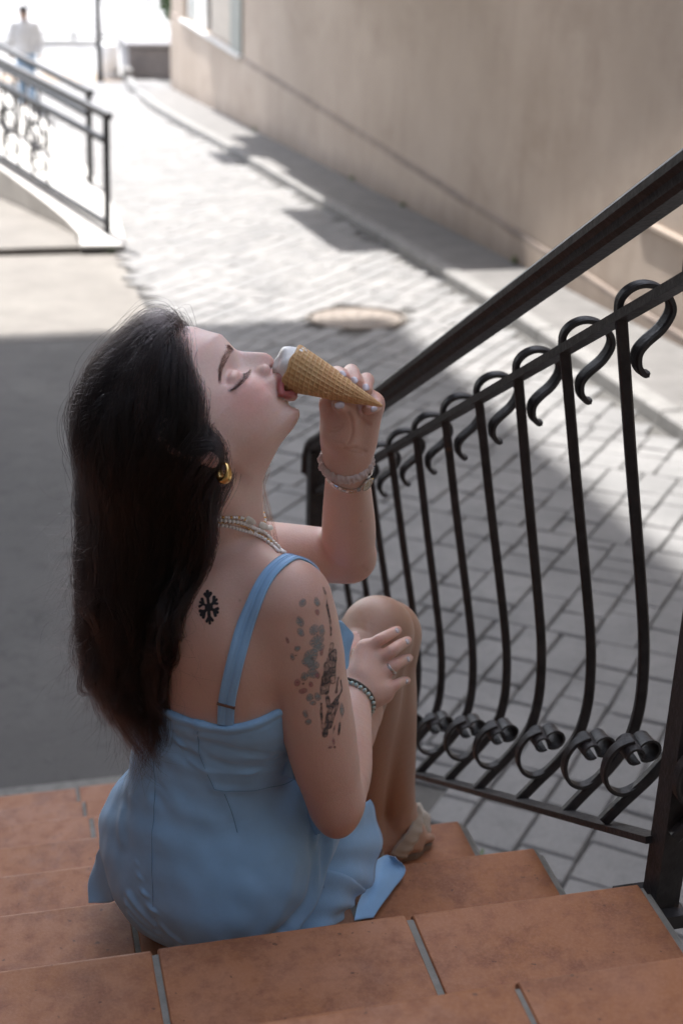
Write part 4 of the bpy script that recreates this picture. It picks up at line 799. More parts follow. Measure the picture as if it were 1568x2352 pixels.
def limb_R(F):
    # hand
    H = {k: np.array(v) for k, v in HAND_R.items()}
    n_p = np.array(H['n'])
    F.cone(J['WR'], H['pc'], .0265, .030, .02, flat=(n_p, .68))
    for q in ('m1', 'm2', 'm3', 'm4'): F.cone(H['pc0'] * .5 + H[q] * .5, H[q], .0135, .0105, .014)
    F.cone(J['WR'], H['m1'], .022, .012, .014); F.cone(J['WR'], H['m4'], .020, .0115, .014)
    for q in '1234': F.cone(H['pc'], H['m' + q] * .68 + H['p' + q] * .32, .0135, .0088 if q != '4' else .0078, .012)
    for q, r in (('1', .0085), ('2', .0087), ('3', .0084), ('4', .0072)):
        F.tube([H['m' + q], H['p' + q], H['d' + q], H['t' + q]], [r * 1.10, r * 1.03, r * .93, r * .78], .005, n=3)
    F.chain([J['WR'] * .5 + H['pc'] * .5, H['th0'], H['th1'], H['th2']], [.016, .013, .0105, .009], .01)
lo = np.minimum(J['EL_R'], J['KR']) - .10; hi = np.maximum(J['EL_R'], J['KR']) + .12
# ---- legs
hR, hL = J['pelvis'] + r_p * .100, J['pelvis'] - r_p * .048
for h_, kn, an, sg_ in ((hR, 'KR', 'AR', 1), (hL, 'KL', 'AL', -1)):
    K_, A_ = J[kn], J[an]; sh = A_ - K_; back = unit(np.cross(r_p, unit(sh))); back = back if back @ f_p < 0 else -back
    def leg(F, h_=h_, K_=K_, A_=A_, sh=sh, back=back, sg_=sg_):
        F.tube([h_, h_ + (K_ - h_) * .5, h_ + (K_ - h_) * .85, K_], [.086, .072, .0545, .0475], .02)
        F.cone(K_ + (K_ - h_) * .02, K_ + sh * .06, .0465, .044, .02)
        F.tube([K_, K_ + sh * .12 + back * .004, K_ + sh * .30 + back * .013, K_ + sh * .55 + back * .009, K_ + sh * .82, A_], [.0455, .0465, .0500, .0425, .0315, .0305], .02)
        ft = FEET['R' if sg_ > 0 else 'L']; h0, b0, t0 = [np.array(q) for q in ft]
        F.cone(A_, h0, .0285, .0245, .02); F.cone(A_ + sh * .01, b0, .027, .022, .025); F.cone(h0, b0, .0235, .0235, .02); F.cone(b0, t0, .0250, .0185, .015)
        side = unit(np.cross(t0 - h0, z_))
        for q, off in enumerate((-.020, -.009, .002, .012, .021)):
            F.cone(b0 * .3 + t0 * .7 + side * off, t0 + unit(t0 - h0) * (.018 - .010 * abs(off * sg_ + .018) / .04) + side * off * 1.1 - z_ * .004, .010, .0075, .004)
    l_ = np.minimum.reduce([h_, K_, A_]) - .14; hh = np.maximum.reduce([h_, K_, A_]) + .2
    mergeable(leg, l_, hh, .010)
lo_u = np.minimum.reduce([J['SR'], J['EL_R'], J['WR']]) - .08; hi_u = np.maximum.reduce([J['SR'], J['EL_R'], J['WR']]) + .08
mergeable(upper_R, lo_u, hi_u, .009)
mergeable(limb_R, lo, hi, .005)
def limb_L(F):
    E_, W_, S_ = J['ELL'], J['WL'], J['SL']; fr = W_ - E_
    F.tube([S_, S_ + (E_ - S_) * .5, E_], [.046, .0435, .0345], .02)
    
    F.tube([E_, E_ + fr * .30, E_ + fr * .68, W_], [.0325, .0350, .0300, .0243], .012)
    H = {k: np.array(v) for k, v in HAND_L.items()}; n_p = np.array(H['n'])
    F.cone(W_, H['pc'], .0250, .0290, .02, flat=(n_p, .62))
    F.cone(W_ * .35 + H['pc'] * .65, H['pc'] * .45 + (H['m2'] + H['m3']) * .275, .030, .0275, .02, flat=(n_p, .52))
    for q in ('m1', 'm2', 'm3', 'm4'): F.cone(H['pc'] * .6 + H[q] * .4, H[q], .0135, .0115, .012)
    F.cone(W_, H['m4'], .0165, .0125, .016); F.cone(W_, H['m1'], .0165, .0120, .016)
    F.chain([W_ * .72 + H['th0'] * .28, H['th0'], H['th1']], [.0150, .0185, .0128], .014)      # thenar
    F.chain([H['th1'], H['th2'], H['th3']], [.0118, .0105, .0088], .006)
    for q, r in (('1', .0092), ('2', .0096), ('3', .0092), ('4', .0078)):
        F.tube([H['m' + q], H['p' + q], H['d' + q], H['t' + q]], [r * 1.1, r * 1.04, r * .93, r * .80], .0045, n=3)
lo = np.minimum.reduce([J['ELL'], J['WL'], J['SL']]) - .09; hi = np.maximum.reduce([J['ELL'], J['WL'], J['SL']]) + .14; hi[2] = .62
mergeable(limb_L, lo, hi, .008)
# ---- head (local: x forward, y her left, z head up; origin between the ears)
I_ = np.interp
def head_fn(X, Y, Z):
    px, py, pz = X - J['O'][0], Y - J['O'][1], Z - J['O'][2]
    x, y, z = [px * h[0] + py * h[1] + pz * h[2] for h in (hx, hy, hz)]
    x, y, z = np.broadcast_arrays(x, y, z); ay = np.abs(y); zc = np.clip(z, -.085, .11)
    prof = I_(zc, [-.085, -.0745, -.0715, -.066, -.060, -.054, -.045, -.033, -.02, -.01, 0, .02, .0346, .0473, .0586, .074, .0885, .0966, .103, .11],
              [.076, .0885, .0938, .0962, .0955, .0940, .0945, .0980, .0995, .0965, .0945, .0940, .0945, .0980, .0988, .0901, .0835, .0774, .0691, .055])
    W = I_(zc, [-.085, -.0745, -.065, -.05, -.03, -.01, .01, .03, .05, .07, .09, .10, .11], [.014, .026, .038, .0500, .0600, .0655, .0670, .0675, .068, .066, .058, .048, .034])
    xb = .008; a_f = prof - xb; a_b = I_(zc, [-.08, -.05, -.03, 0, .05, .11], [.010, .020, .035, .08, .095, .07])
    # soft features, pushed along x
    def ga(v, c, s): return np.exp(-((v - c) / s) ** 2)
    feat = -.0125 * ga(ay, .0300, .0155) * ga(z, .0150, .0120) + .0030 * ga(ay, .024, .022) * ga(z, .0360, .0075) \
         + .0055 * ga(ay, .047, .017) * ga(z, -.006, .016) + .0030 * ga(ay, .036, .016) * ga(z, -.036, .016) - .0028 * ga(ay, .0265, .006) * ga(z, -.030, .016) \
         + .0045 * ga(ay, .0, .017) * ga(z, -.024, .014) - .0022 * ga(ay, 0, .020) * ga(z, -.0555, .0055) - .004 * ga(ay, .060, .014) * ga(z, .035, .018)
    nh = I_(z, [-.0128, -.0112, -.0096, -.0082, -.0058, -.0009, .0044, .0095, .0154, .0209, .028, .0346, .042], [0, .006, .0130, .0190, .0222, .0248, .0247, .0222, .0175, .0128, .0062, .0015, 0])
    sg = I_(z, [-.012, -.003, .004, .012, .022, .036], [.0118, .0116, .0104, .0088, .0080, .0100])
    feat = feat + nh * np.exp(-(ay / sg) ** 2.3)
    gate = np.clip((x - .015) / .035, 0, 1)
    xx = x - feat * gate - xb
    a = np.where(xx > 0, a_f, a_b); p = np.where(xx > 0, I_(zc, [-.05, -.02, .02, .06], [2.2, 2.08, 1.98, 2.15]), 2.0)
    rho = np.sqrt(xx * xx + y * y) + 1e-6; c, s_ = np.abs(xx) / rho, ay / rho
    r = ((c / a) ** p + (s_ / W) ** p) ** (-1 / p)
    d = (rho - r) * .88
    d = smax(d, -.0755 - z + .10 * np.clip(.05 - x, 0, .05) * -1, .012)
    d = smax(d, z - .105, .02)
    # skull
    q = [(x + .014) / .094, y / .0745, (z - .045) / .081]; k0 = np.sqrt(q[0] ** 2 + q[1] ** 2 + q[2] ** 2); k1 = np.sqrt((q[0] / .094) ** 2 + (q[1] / .0745) ** 2 + (q[2] / .081) ** 2)
    d2 = k0 * (k0 - 1) / np.maximum(k1, 1e-6)
    return smin(d, d2, .02)
B.put(J['O'] - .15, J['O'] + .15, head_fn, .018, mar=.0)
HA = (hx, hy, hz)
for s in (1, -1):
    B.ell(HL(.0690, .0335 * s, .0095), (.0140, .0160, .0118), HA, .003)             # closed upper lid over the eyeball
    B.tube([HL(.0838, .0225 * s, .0050), HL(.0785, .0350 * s, .0002), HL(.0725, .0435 * s, -.0018), HL(.0625, .0500 * s, -.0008)], [.0016, .0022, .0020, .0012], .003)
    B.tube([HL(.0862, .0200 * s, .0175), HL(.0815, .0330 * s, .0205), HL(.0725, .0440 * s, .0175), HL(.0630, .0505 * s, .0095)], [.0012, .0014, .0014, .0012], .0035, op='cut')   # lower lid edge
    B.ell(HL(.0995, .0128 * s, -.0078), (.0105, .0058, .0078), HA, .0045)            # nostril wings
    B.ell(HL(.1062, .0068 * s, -.0112), (.0062, .0034, .0042), HA, .0025, 'cut')
    if s > 0: B.ell(HL(.0985, 0, -.0250), (.0125, .0190, .0125), HA, .008)
    B.cone(HL(.1180, .0, -.0150 - .0005), HL(.1090, .0150 * s, -.0270), .0045, .0045, .004)  # lips
    B.cone(HL(.1090, .0150 * s, -.0270), HL(.0965, .0245 * s, -.0405), .0045, .0030, .004)
    B.cone(HL(.1025, 0, -.0490), HL(.1015, .0115 * s, -.0478), .0057, .0055, .004)
    B.cone(HL(.1015, .0115 * s, -.0478), HL(.0965, .0240 * s, -.0415), .0055, .0028, .004)
B.ell(HL(.1195, 0, -.0375), (.0150, .0140, .0070), HA, .004, 'cut')                     # parted lips
# visible ear
ey = -.0735
B.ell(HL(-.011, ey + .006, -.006), (.019, .007, .026), (unit(hx * .95 + hz * .25), hy, unit(hz * .95 - hx * .25)), .006)
B.chain([HL(.006, ey + .002, .004), HL(.004, ey - .004, .020), HL(-.012, ey - .008, .028), HL(-.027, ey - .009, .018), HL(-.029, ey - .008, .0), HL(-.022, ey - .006, -.018), HL(-.012, ey - .003, -.033)], [.004, .0042, .0042, .0042, .004, .0042, .006], .004)
B.ell(HL(-.008, ey - .0025, -.037), (.0085, .0045, .0105), HA, .004)
B.ell(HL(-.009, ey - .005, -.012), (.0095, .008, .0115), HA, .003, 'cut')
B.ell(HL(.003, ey + .001, -.013), (.004, .005, .006), HA, .004)
# ------------------------------------------------------------------ body mesh, paint, dress
def taubin(V, Q, it=3, lam=.45, mu=-.47):
    e = np.concatenate([Q[:, [i, (i + 1) % 4]] for i in range(4)]); e = np.unique(np.sort(e, 1), axis=0); n = len(V)
    deg = np.bincount(e.ravel(), minlength=n).astype(float)[:, None]
    for i in range(it * 2):
        a = np.zeros_like(V)
        for k in range(3):
            a[:, k] = np.bincount(e[:, 0], V[e[:, 1], k], n) + np.bincount(e[:, 1], V[e[:, 0], k], n)
        V = V + (lam if i % 2 == 0 else mu) * (a / np.maximum(deg, 1) - V)
    return V
def set_col(me, name, col):
    at = me.attributes.new(name, 'FLOAT_COLOR', 'POINT'); at.data.foreach_set('color', np.asarray(col, np.float32).ravel())
def segdist(P, a, b):
    a, b = np.array(a), np.array(b); ba = b - a; t = np.clip((P - a) @ ba / (ba @ ba + 1e-12), 0, 1); return np.linalg.norm(P - a - t[:, None] * ba, axis=1)
def linedist(P, L):
    return np.min([segdist(P, L[i], L[i + 1]) for i in range(len(L) - 1)], axis=0)
def vnoise(P, s, seed=0):
    """cheap smooth noise: sum of sines"""
    r = np.random.default_rng(seed); o = 0
    for i in range(7):
        k = r.normal(size=3); k *= s * (.6 + 1.2 * r.random()) / np.linalg.norm(k); o = o + np.sin(P @ k + r.random() * 6.28)
    return o / 7 ** .5 / 1.4
def over(col, m, c): return col * (1 - m[:, None]) + np.array(c) * m[:, None]
def sst(d, r, s): return np.clip((r - d) / s + .5, 0, 1)
woman = empty('person', (-.2, .25, -.186))
tag(woman, 'seated woman in light blue dress, long dark hair, head tilted back, licking an ice cream', 'person')
BV, BQ = B.mesh(); BV = taubin(BV, BQ, 2)
bn = B.grad(BV, .004)
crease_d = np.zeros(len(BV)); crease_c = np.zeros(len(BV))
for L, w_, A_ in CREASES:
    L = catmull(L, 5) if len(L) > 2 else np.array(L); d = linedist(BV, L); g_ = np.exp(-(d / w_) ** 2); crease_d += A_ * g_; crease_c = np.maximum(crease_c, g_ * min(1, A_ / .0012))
BV = BV - bn * crease_d[:, None]
loc = BV - J['O']; lx, ly, lz = loc @ hx, loc @ hy, loc @ hz
base = np.array([.655, .430, .350]); col = np.tile(base, (len(BV), 1))
mot = vnoise(BV, 60, 1) * .5 + vnoise(BV, 160, 2) * .5
col = col * (1 + .035 * mot[:, None]); col = over(col, np.clip(vnoise(BV, 35, 3), 0, 1) * .36, (.60, .32, .26)); col = over(col, np.clip(vnoise(BV, 90, 33) - .1, 0, 1) * .16, (.72, .50, .42))
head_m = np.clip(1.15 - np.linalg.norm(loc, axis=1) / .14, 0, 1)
col = over(col, np.clip(head_m * 3, 0, 1) * .88, (.830, .630, .565))  # paler head skin, part of it standing in for skylight on the face
def hb(x, y, z, r, c, a):
    global col; d = np.sqrt((lx - x) ** 2 + (ly - y) ** 2 + (lz - z) ** 2); col = over(col, np.exp(-(d / r) ** 2) * a, c)
for s in (1, -1):
    hb(.070, .055 * s, -.020, .030, (.74, .33, .29), .6); hb(.088, .035 * s, -.012, .022, (.74, .36, .31), .45)
    hb(.075, .05 * s, .075, .026, (.76, .44, .39), .45); hb(.069, .031 * s, .019, .013, (.60, .34, .28), .5)
hb(.119, 0, -.002, .014, (.62, .26, .20), .5); hb(.09, 0, -.07, .02, (.58, .29, .23), .35)
hb(-.008, -.0755, -.030, .022, (.62, .22, .18), .55); hb(.02, -.05, -.065, .03, (.50, .25, .18), .5)
# lips
lipU = [HL(.0975, -.0245, -.0405), HL(.1095, -.0150, -.0270), HL(.1185, 0, -.0160), HL(.1095, .0150, -.0270), HL(.0975, .0245, -.0405)]
lipL = [HL(.0975, -.0240, -.0415), HL(.1035, -.0115, -.0480), HL(.1045, 0, -.0490), HL(.1035, .0115, -.0480), HL(.0975, .0240, -.0415)]
col = over(col, np.maximum(sst(linedist(BV, lipU), .0058, .003), sst(linedist(BV, lipL), .0064, .003)) * .88, (.33, .040, .046))
# lash line and nostril shade of the closed near eye (make-up)
lash = [HL(.0600, -.0525, .0008), HL(.0665, -.0490, .0000), HL(.0740, -.0440, .0004), HL(.0800, -.0355, .0024), HL(.0845, -.0240, .0065)]
lash = list(B.snap(np.array(lash), 0.0))
scl = (lx < np.interp(lz, [-.04, -.022, -.008, .007, .018, .0416, .065, .081, .097, .12], [-.034, .000, .009, .0165, .024, .040, .045, .056, .064, .068]) + .004 * vnoise(BV, 300, 31)) & (lz > -.035) & (np.linalg.norm(loc, axis=1) < .17) & (np.abs(ly) < .0785)
ear_ = (ly < -.066) & (np.abs(lx + .010) < .024) & (lz < .032)
col = over(col, (scl & ~ear_) * .9, (.035, .027, .025))
col = over(col, sst(linedist(BV, lash), .0016, .0022) * .8, (.035, .025, .025))
# tights on the legs
def legmask():
    m = np.zeros(len(BV))
    for a, b in (('KR', 'AR'), ('KL', 'AL')):
        m = np.maximum(m, (np.minimum(segdist(BV, J[a], J[b]), segdist(BV, J[a], J['pelvis'] + np.array([.05, .02, 0]))) < .085))
    m = np.maximum(m, (BV[:, 2] < -.22) & (BV[:, 1] > .40))
    return m
fingers_R = np.min([segdist(BV, HAND_R['m' + q], HAND_R['t' + q]) for q in '1234'] + [segdist(BV, J['WR'], HAND_R['m' + q]) for q in '1234'] + [segdist(BV, J['EL_R'], J['WR']) - .02, segdist(BV, HAND_R['th0'], HAND_R['th2'])], axis=0)
fL = np.min([segdist(BV, J['ELL'], J['WL']), segdist(BV, J['SL'], J['ELL'])], axis=0)
kn_ = np.minimum(np.linalg.norm(BV - J['KR'], axis=1), np.linalg.norm(BV - J['KL'], axis=1))
handm = (fingers_R < .0165) | ((BV[:, 2] > .17) & (kn_ > .085)) | (fL < .06)
lm = legmask() * (~handm)
col = over(col, lm * .92, (.385, .235, .160)); 
# knuckles slightly redder
for H_ in (HAND_R, HAND_L):
    for q in '1234':
        for jn in 'mpt':
            d = np.linalg.norm(BV - np.array(H_[jn + q]), axis=1); col = over(col, np.exp(-(d / .012) ** 2) * .38 * (1 - lm), (.58, .25, .19))
for jn in ('EL_R', 'ELL'):
    d = np.linalg.norm(BV - J[jn], axis=1); col = over(col, np.exp(-(d / .05) ** 2) * .35, (.55, .26, .20))
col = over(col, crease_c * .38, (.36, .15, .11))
axu = unit(J['EL_R'] - J['SR']); arm_n = unit(np.cross(axu, F_))
# small moles
for i in range(40):
    v = BV[rng.integers(len(BV))]
    if v[2] > .0 and np.linalg.norm(v - J['O']) > .17: d = np.linalg.norm(BV - v, axis=1); col = over(col, sst(d, .0009 + .0009 * rng.random(), .0012) * .5, (.22, .11, .075))
def m_skin():
    t = NT('skin'); at = t.n('ShaderNodeAttribute'); at.attribute_name = 'paint'; g = t.n('ShaderNodeNewGeometry').outputs['Position']
    f = t.noise(1100, 3, .6, g)
    c = t.mix(t.math('MULTIPLY', t.ramp(t.noise(420, 4, .7, g), [(.42, 1), (.6, 0)]), .14), at.outputs['Color'], (.50, .24, .18), 'MIX')
    t.b.inputs['Subsurface Radius'].default_value = (1.0, .35, .2); t.b.inputs['Subsurface Scale'].default_value = .0045
    return t.fin(c, t.ramp(f, [(.3, .34), (.7, .50)]), t.bump(t.math('ADD', f, t.math('ADD', t.noise(420, 3, .6, g), t.math('MULTIPLY', t.noise(70, 4, .6, g), 1.6))), .26, .0016), 0, .45, .5)
M_SKIN = m_skin()
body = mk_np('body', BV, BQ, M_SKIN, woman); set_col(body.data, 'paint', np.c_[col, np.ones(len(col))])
# tattoos: ink on fine patches that follow the skin
def ink_mat():
    t = NT('tattoo_ink'); at = t.n('ShaderNodeAttribute'); at.attribute_name = 'ink'; m_ = t.fin(at.outputs['Color'], .5, None, 0, .3); t.l(at.outputs['Alpha'], t.b.inputs['Alpha']); return m_
M_INK = ink_mat()
def decal(P, shape, rgba):
    nu, nv = shape; a_ = rgba[:, 3].reshape(nu, nv); Q = []
    ii, jj = np.meshgrid(np.arange(nu - 1), np.arange(nv - 1), indexing='ij'); k = (np.maximum.reduce([a_[:-1, :-1], a_[1:, :-1], a_[:-1, 1:], a_[1:, 1:]]) > .015)
    ii, jj = ii[k], jj[k]; b0 = ii * nv + jj; Q = np.stack([b0, b0 + nv, b0 + nv + 1, b0 + 1], 1)
    used = np.unique(Q); mp = np.full(len(P), -1); mp[used] = np.arange(len(used))
    o = mk_np('tattoo', P[used], mp[Q], M_INK, woman); set_col(o.data, 'ink', rgba[used]); return o
def blend(c, m, rgb):          # alpha-over of one more ink
    a0 = c[:, 3]; a1 = a0 + m * (1 - a0); c[:, :3] = np.where(a1[:, None] > 1e-5, (c[:, :3] * (a0 * (1 - m))[:, None] + np.array(rgb) * m[:, None]) / np.maximum(a1, 1e-5)[:, None], c[:, :3]); c[:, 3] = a1; return c
uN = unit(-np.array(F_) - axu * (-np.array(F_) @ axu)); uT = np.cross(axu, uN); L_a = np.linalg.norm(J['EL_R'] - J['SR'])
th_ = np.linspace(-1.35, 1.45, 230); tt_ = np.linspace(-.16, .74, 400); TH, TT = np.meshgrid(th_, tt_, indexing='ij')
dirs = (np.cos(TH)[..., None] * uN + np.sin(TH)[..., None] * uT).reshape(-1, 3); bp = (J['SR'] + axu * L_a * TT[..., None]).reshape(-1, 3); rr_ = np.full(len(bp), .052)
for _ in range(7): rr_ = rr_ - B.sample(bp + dirs * rr_[:, None]) * .85
PN = bp + dirs * (rr_ + .00045)[:, None]; c_ = np.zeros((len(PN), 4)); wob = vnoise(PN, 500, 5) * .0007; grain = np.clip(.62 + .5 * vnoise(PN, 1400, 6), .25, 1)
for k, c, a, b in TAT:
    d = PN - np.array(c); e = np.sqrt(((d @ arm_n) / a) ** 2 + ((d @ axu) / b) ** 2 + ((d @ np.cross(axu, arm_n)) / max(a, b)) ** 2 * .3)
    ang2 = np.arctan2(d @ axu, d @ arm_n); edge = 1.0 + .10 * np.cos(ang2 * 2 + c[0] * 900) + wob / a
    m = sst(e, edge, .30); shade_ = .50 + .30 * np.clip(1 - e, 0, 1) + .10 * np.sin(ang2 * 9)
    c_ = blend(c_, m * np.clip(shade_, 0, 1) * {'g': .88, 'p': .80, 'd': 1.0}[k] * (.72 + .28 * grain), {'g': (.255, .315, .325), 'p': (.40, .135, .165), 'd': (.05, .048, .052)}[k])
    if k != 'd': c_ = blend(c_, np.exp(-((e - edge * .97) * a / .0006) ** 2) * .16, (.12, .13, .14))
dU = np.full(len(PN), 9.); 
for L, w_ in TATS:
    L2 = catmull(L, 6) if len(L) > 2 else np.array(L); dU = smin(dU, linedist(PN, L2) - w_ * .92, .0022)
dU = dU + wob * 1.2; f1, f2, f3 = vnoise(PN, 300, 12), vnoise(PN, 520, 13), vnoise(PN, 900, 14)
tone_ = .34 + .22 * f1 + .16 * f2 + .10 * f3; lines_ = np.exp(-(f1 * 3.2 + .4 * f2) ** 2 * 2.2) * .42 + np.exp(-((f2 + .25) * 4) ** 2) * .25
c_ = blend(c_, sst(dU, 0, .0022) * np.clip(tone_ + lines_, .08, .80), (.088, .082, .088)); c_ = blend(c_, np.exp(-((dU + .0005) / .0006) ** 2) * np.clip(.35 + .4 * f2, .05, .6), (.045, .042, .046))
decal(PN, TH.shape, c_)
s0 = np.array(SNOW[0][0]); gn = B.grad(s0[None])[0]; su = unit(np.array(R_) - gn * (np.array(R_) @ gn)); sv = np.cross(gn, su); q_ = np.linspace(-.040, .040, 150); A_g, B_g = np.meshgrid(q_, q_, indexing='ij')
PS = B.snap((s0 + su * A_g[..., None] + sv * B_g[..., None]).reshape(-1, 3), .00045); SN = [(s0 + (np.array(a) - s0) * .80, s0 + (np.array(b) - s0) * .80) for a, b in SNOW]
dm = np.min([segdist(PS, a, b) for a, b in SN], axis=0); c_ = np.zeros((len(PS), 4)); wob = vnoise(PS, 420, 8) * .0005
c_ = blend(c_, np.maximum(sst(dm, .0019 + wob, .0009), sst(np.linalg.norm(PS - s0, axis=1), .0052, .001)) * .93, (.022, .021, .024)); decal(PS, A_g.shape, c_)
# ---------------- dress
D = Field(axis_of([(-.38, .10, .0023 * HS)]), axis_of([(.02, .52, .0023 * HS)]), axis_of([(-.20, .235, .0023 * HS)]))
ii = [np.clip(np.searchsorted(B.ax[k], D.ax[k]), 0, len(B.ax[k]) - 1) for k in range(3)]
# resample the torso onto the dress grid (linear along each axis in turn)
def resamp(d, axs, axd):
    for k in range(3):
        a, b = axs[k], axd[k]; i = np.clip(np.searchsorted(a, b) - 1, 0, len(a) - 2); t = ((b - a[i]) / (a[i + 1] - a[i])).astype(np.float32)
        t = np.clip(t, 0, 1); sh = [1, 1, 1]; sh[k] = len(b); t = t.reshape(sh); d = np.take(d, i, k) * (1 - t) + np.take(d, i + 1, k) * t
    return d
D.d = resamp(T0, B.ax, D.ax).astype(np.float32); del T0
D.ell(J['pelvis'] + r_p * .041 - f_p * .050 + z_ * -.020, (.082, .070, .088), (r_p, f_p, z_), .05)
D.ell(J['pelvis'] + r_p * .030 - f_p * .026 + z_ * .055, (.082, .082, .09), (r_m, f_m, z_), .05)
for h_, kn, fr_ in ((hR, 'KR', .38), (hL, 'KL', .40)):
    K_ = J[kn]; D.tube([h_, h_ + (K_ - h_) * .4, h_ + (K_ - h_) * fr_], [.084, .080, .074], .05)
D.d -= .0055
Xd, Yd, Zd = D.ax[0][:, None, None], D.ax[1][None, :, None], D.ax[2][None, None, :]
# neckline: plane falling a little towards the spine, rising to the front under the arm
nl = (Zd - (.196 + .10 * ((Xd + .20) * r_s[0] + (Yd - .15) * r_s[1]) + .35 * np.clip((Xd + .20) * f_s[0] + (Yd - .15) * f_s[1], 0, .3)))
D.d = np.maximum(D.d, nl.astype(np.float32)); D.d = np.maximum(D.d, (-.1795 - Zd).astype(np.float32))
DV, DQ = D.mesh(); DV = taubin(DV, DQ, 2)
nrm_ = D.grad(DV, .006); disp = np.zeros(len(DV))
for k, L in FOLDS.items():
    if len(L) < 2: continue
    L = catmull(L, 6) if len(L) > 2 else np.array(L); d = linedist(DV, L); tt = segdist(DV, L[0], L[0] + 1e-5) ; w_ = .0045
    disp += .0062 * (1 - 1.6 * (d / w_) ** 2) * np.exp(-(d / w_) ** 2)
seam = catmull(SEAMS['centre'], 6); d = linedist(DV, seam); al_ = DV[:, 2]
disp += -.0016 * np.exp(-(d / .0025) ** 2) + .0012 * np.exp(-((d - .011) / .010) ** 2) * np.sin(al_ * 330 + 5 * d / .02 + 1.5 * np.sin(al_ * 70)) * np.clip(np.sin((al_ + .02) * 16 + 1.2) * 1.2, 0, 1)
for k in ('princess', 'waist', 'low'):
    d = linedist(DV, catmull(SEAMS[k], 5)); disp += -.0012 * np.exp(-(d / .0022) ** 2) + .0011 * np.exp(-((d - .005) / .004) ** 2)
# drag folds: at the hip crease and under the seat
for Lp, w_, A_ in DFOLDS:
    Q2 = catmull(D.snap(catmull(Lp, 5) if len(Lp) > 2 else np.array(Lp)), 2); d = linedist(DV, Q2); disp += A_ * (1 - 1.5 * (d / w_) ** 2) * np.exp(-(d / w_) ** 2)
disp += .0013 * vnoise(DV, 50, 21) + .0008 * vnoise(DV, 130, 22)
for pt_, ax2, ln_, w_, A_ in DRAG:
    q_ = DV - np.array(pt_); al2 = q_ @ np.array(ax2); pe = np.linalg.norm(q_ - al2[:, None] * np.array(ax2), axis=1); disp += 1.35 * A_ * (1 - 1.7 * (pe / w_) ** 2) * np.exp(-(pe / w_) ** 2) * np.exp(-(al2 / ln_) ** 2)
# faint waves running round the waist
wz = DV[:, 2]; disp += .0011 * np.sin(wz * 210 + 2.2 * vnoise(DV, 16, 23)) * np.clip(1 - np.abs(wz - .14) / .06, 0, 1)
top = DV[:, 2] - (.196 + .10 * ((DV[:, 0] + .20) * r_s[0] + (DV[:, 1] - .15) * r_s[1]) + .35 * np.clip((DV[:, 0] + .20) * f_s[0] + (DV[:, 1] - .15) * f_s[1], 0, .3))
disp += .0016 * np.exp(-((top + .004) / .004) ** 2) - .0008 * np.exp(-((top + .012) / .0025) ** 2)
DV = DV + nrm_ * disp[:, None]
def m_cloth(name, c0):
    t = NT(name); g = t.n('ShaderNodeNewGeometry').outputs['Position']
    c = t.mix(t.ramp(t.noise(20, 5, .6, g), [(.3, 0), (.7, 1)]), tuple(x * .94 for x in c0), tuple(min(1, x * 1.06) for x in c0))
    c = t.mix(t.math('MULTIPLY', t.ramp(t.noise(1600, 2, .5, g), [(.45, 0), (.6, 1)]), .16), c, tuple(x * .72 for x in c0))
    t.b.inputs['Sheen Weight'].default_value = .25; t.b.inputs['Sheen Roughness'].default_value = .4
    return t.fin(c, .62, t.bump(t.math('ADD', t.noise(1500, 2, .5, g), t.math('MULTIPLY', t.noise(90, 3, .5, g), 1.2)), .22, .0012), 0, .35)
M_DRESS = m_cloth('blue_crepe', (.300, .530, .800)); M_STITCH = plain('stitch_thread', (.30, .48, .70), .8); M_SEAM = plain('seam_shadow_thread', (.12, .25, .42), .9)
dress = mk_np('dress', DV, DQ, M_DRESS, woman)
def tube_on(name, L, r, mat, par, F=None, off=.0, n=6, k=6):
    L = np.array(L); L = catmull(L, n) if len(L) > 2 else L
    if F is not None: L = F.snap(L, off)
    m = MB(); m.sweep(L, circ(r, k), (0, 0, 1) if abs((L[-1] - L[0])[2]) < .6 * np.linalg.norm(L[-1] - L[0]) else (1, 0, 0)); return m.build(name, mat, par, True)
def on_dress(L):
    L = D.snap(np.array(L)); out = []
    for p in L:
        i = np.argmin(((DV - p) ** 2).sum(1)); n_ = nrm_[i]; out.append(p + n_ * ((DV[i] - p) @ n_ + .0002))
    return np.array(out)
for k in SEAMS: tube_on('seam', on_dress(catmull(SEAMS[k], 4)), 0.00042, M_SEAM, dress, None, n=1)
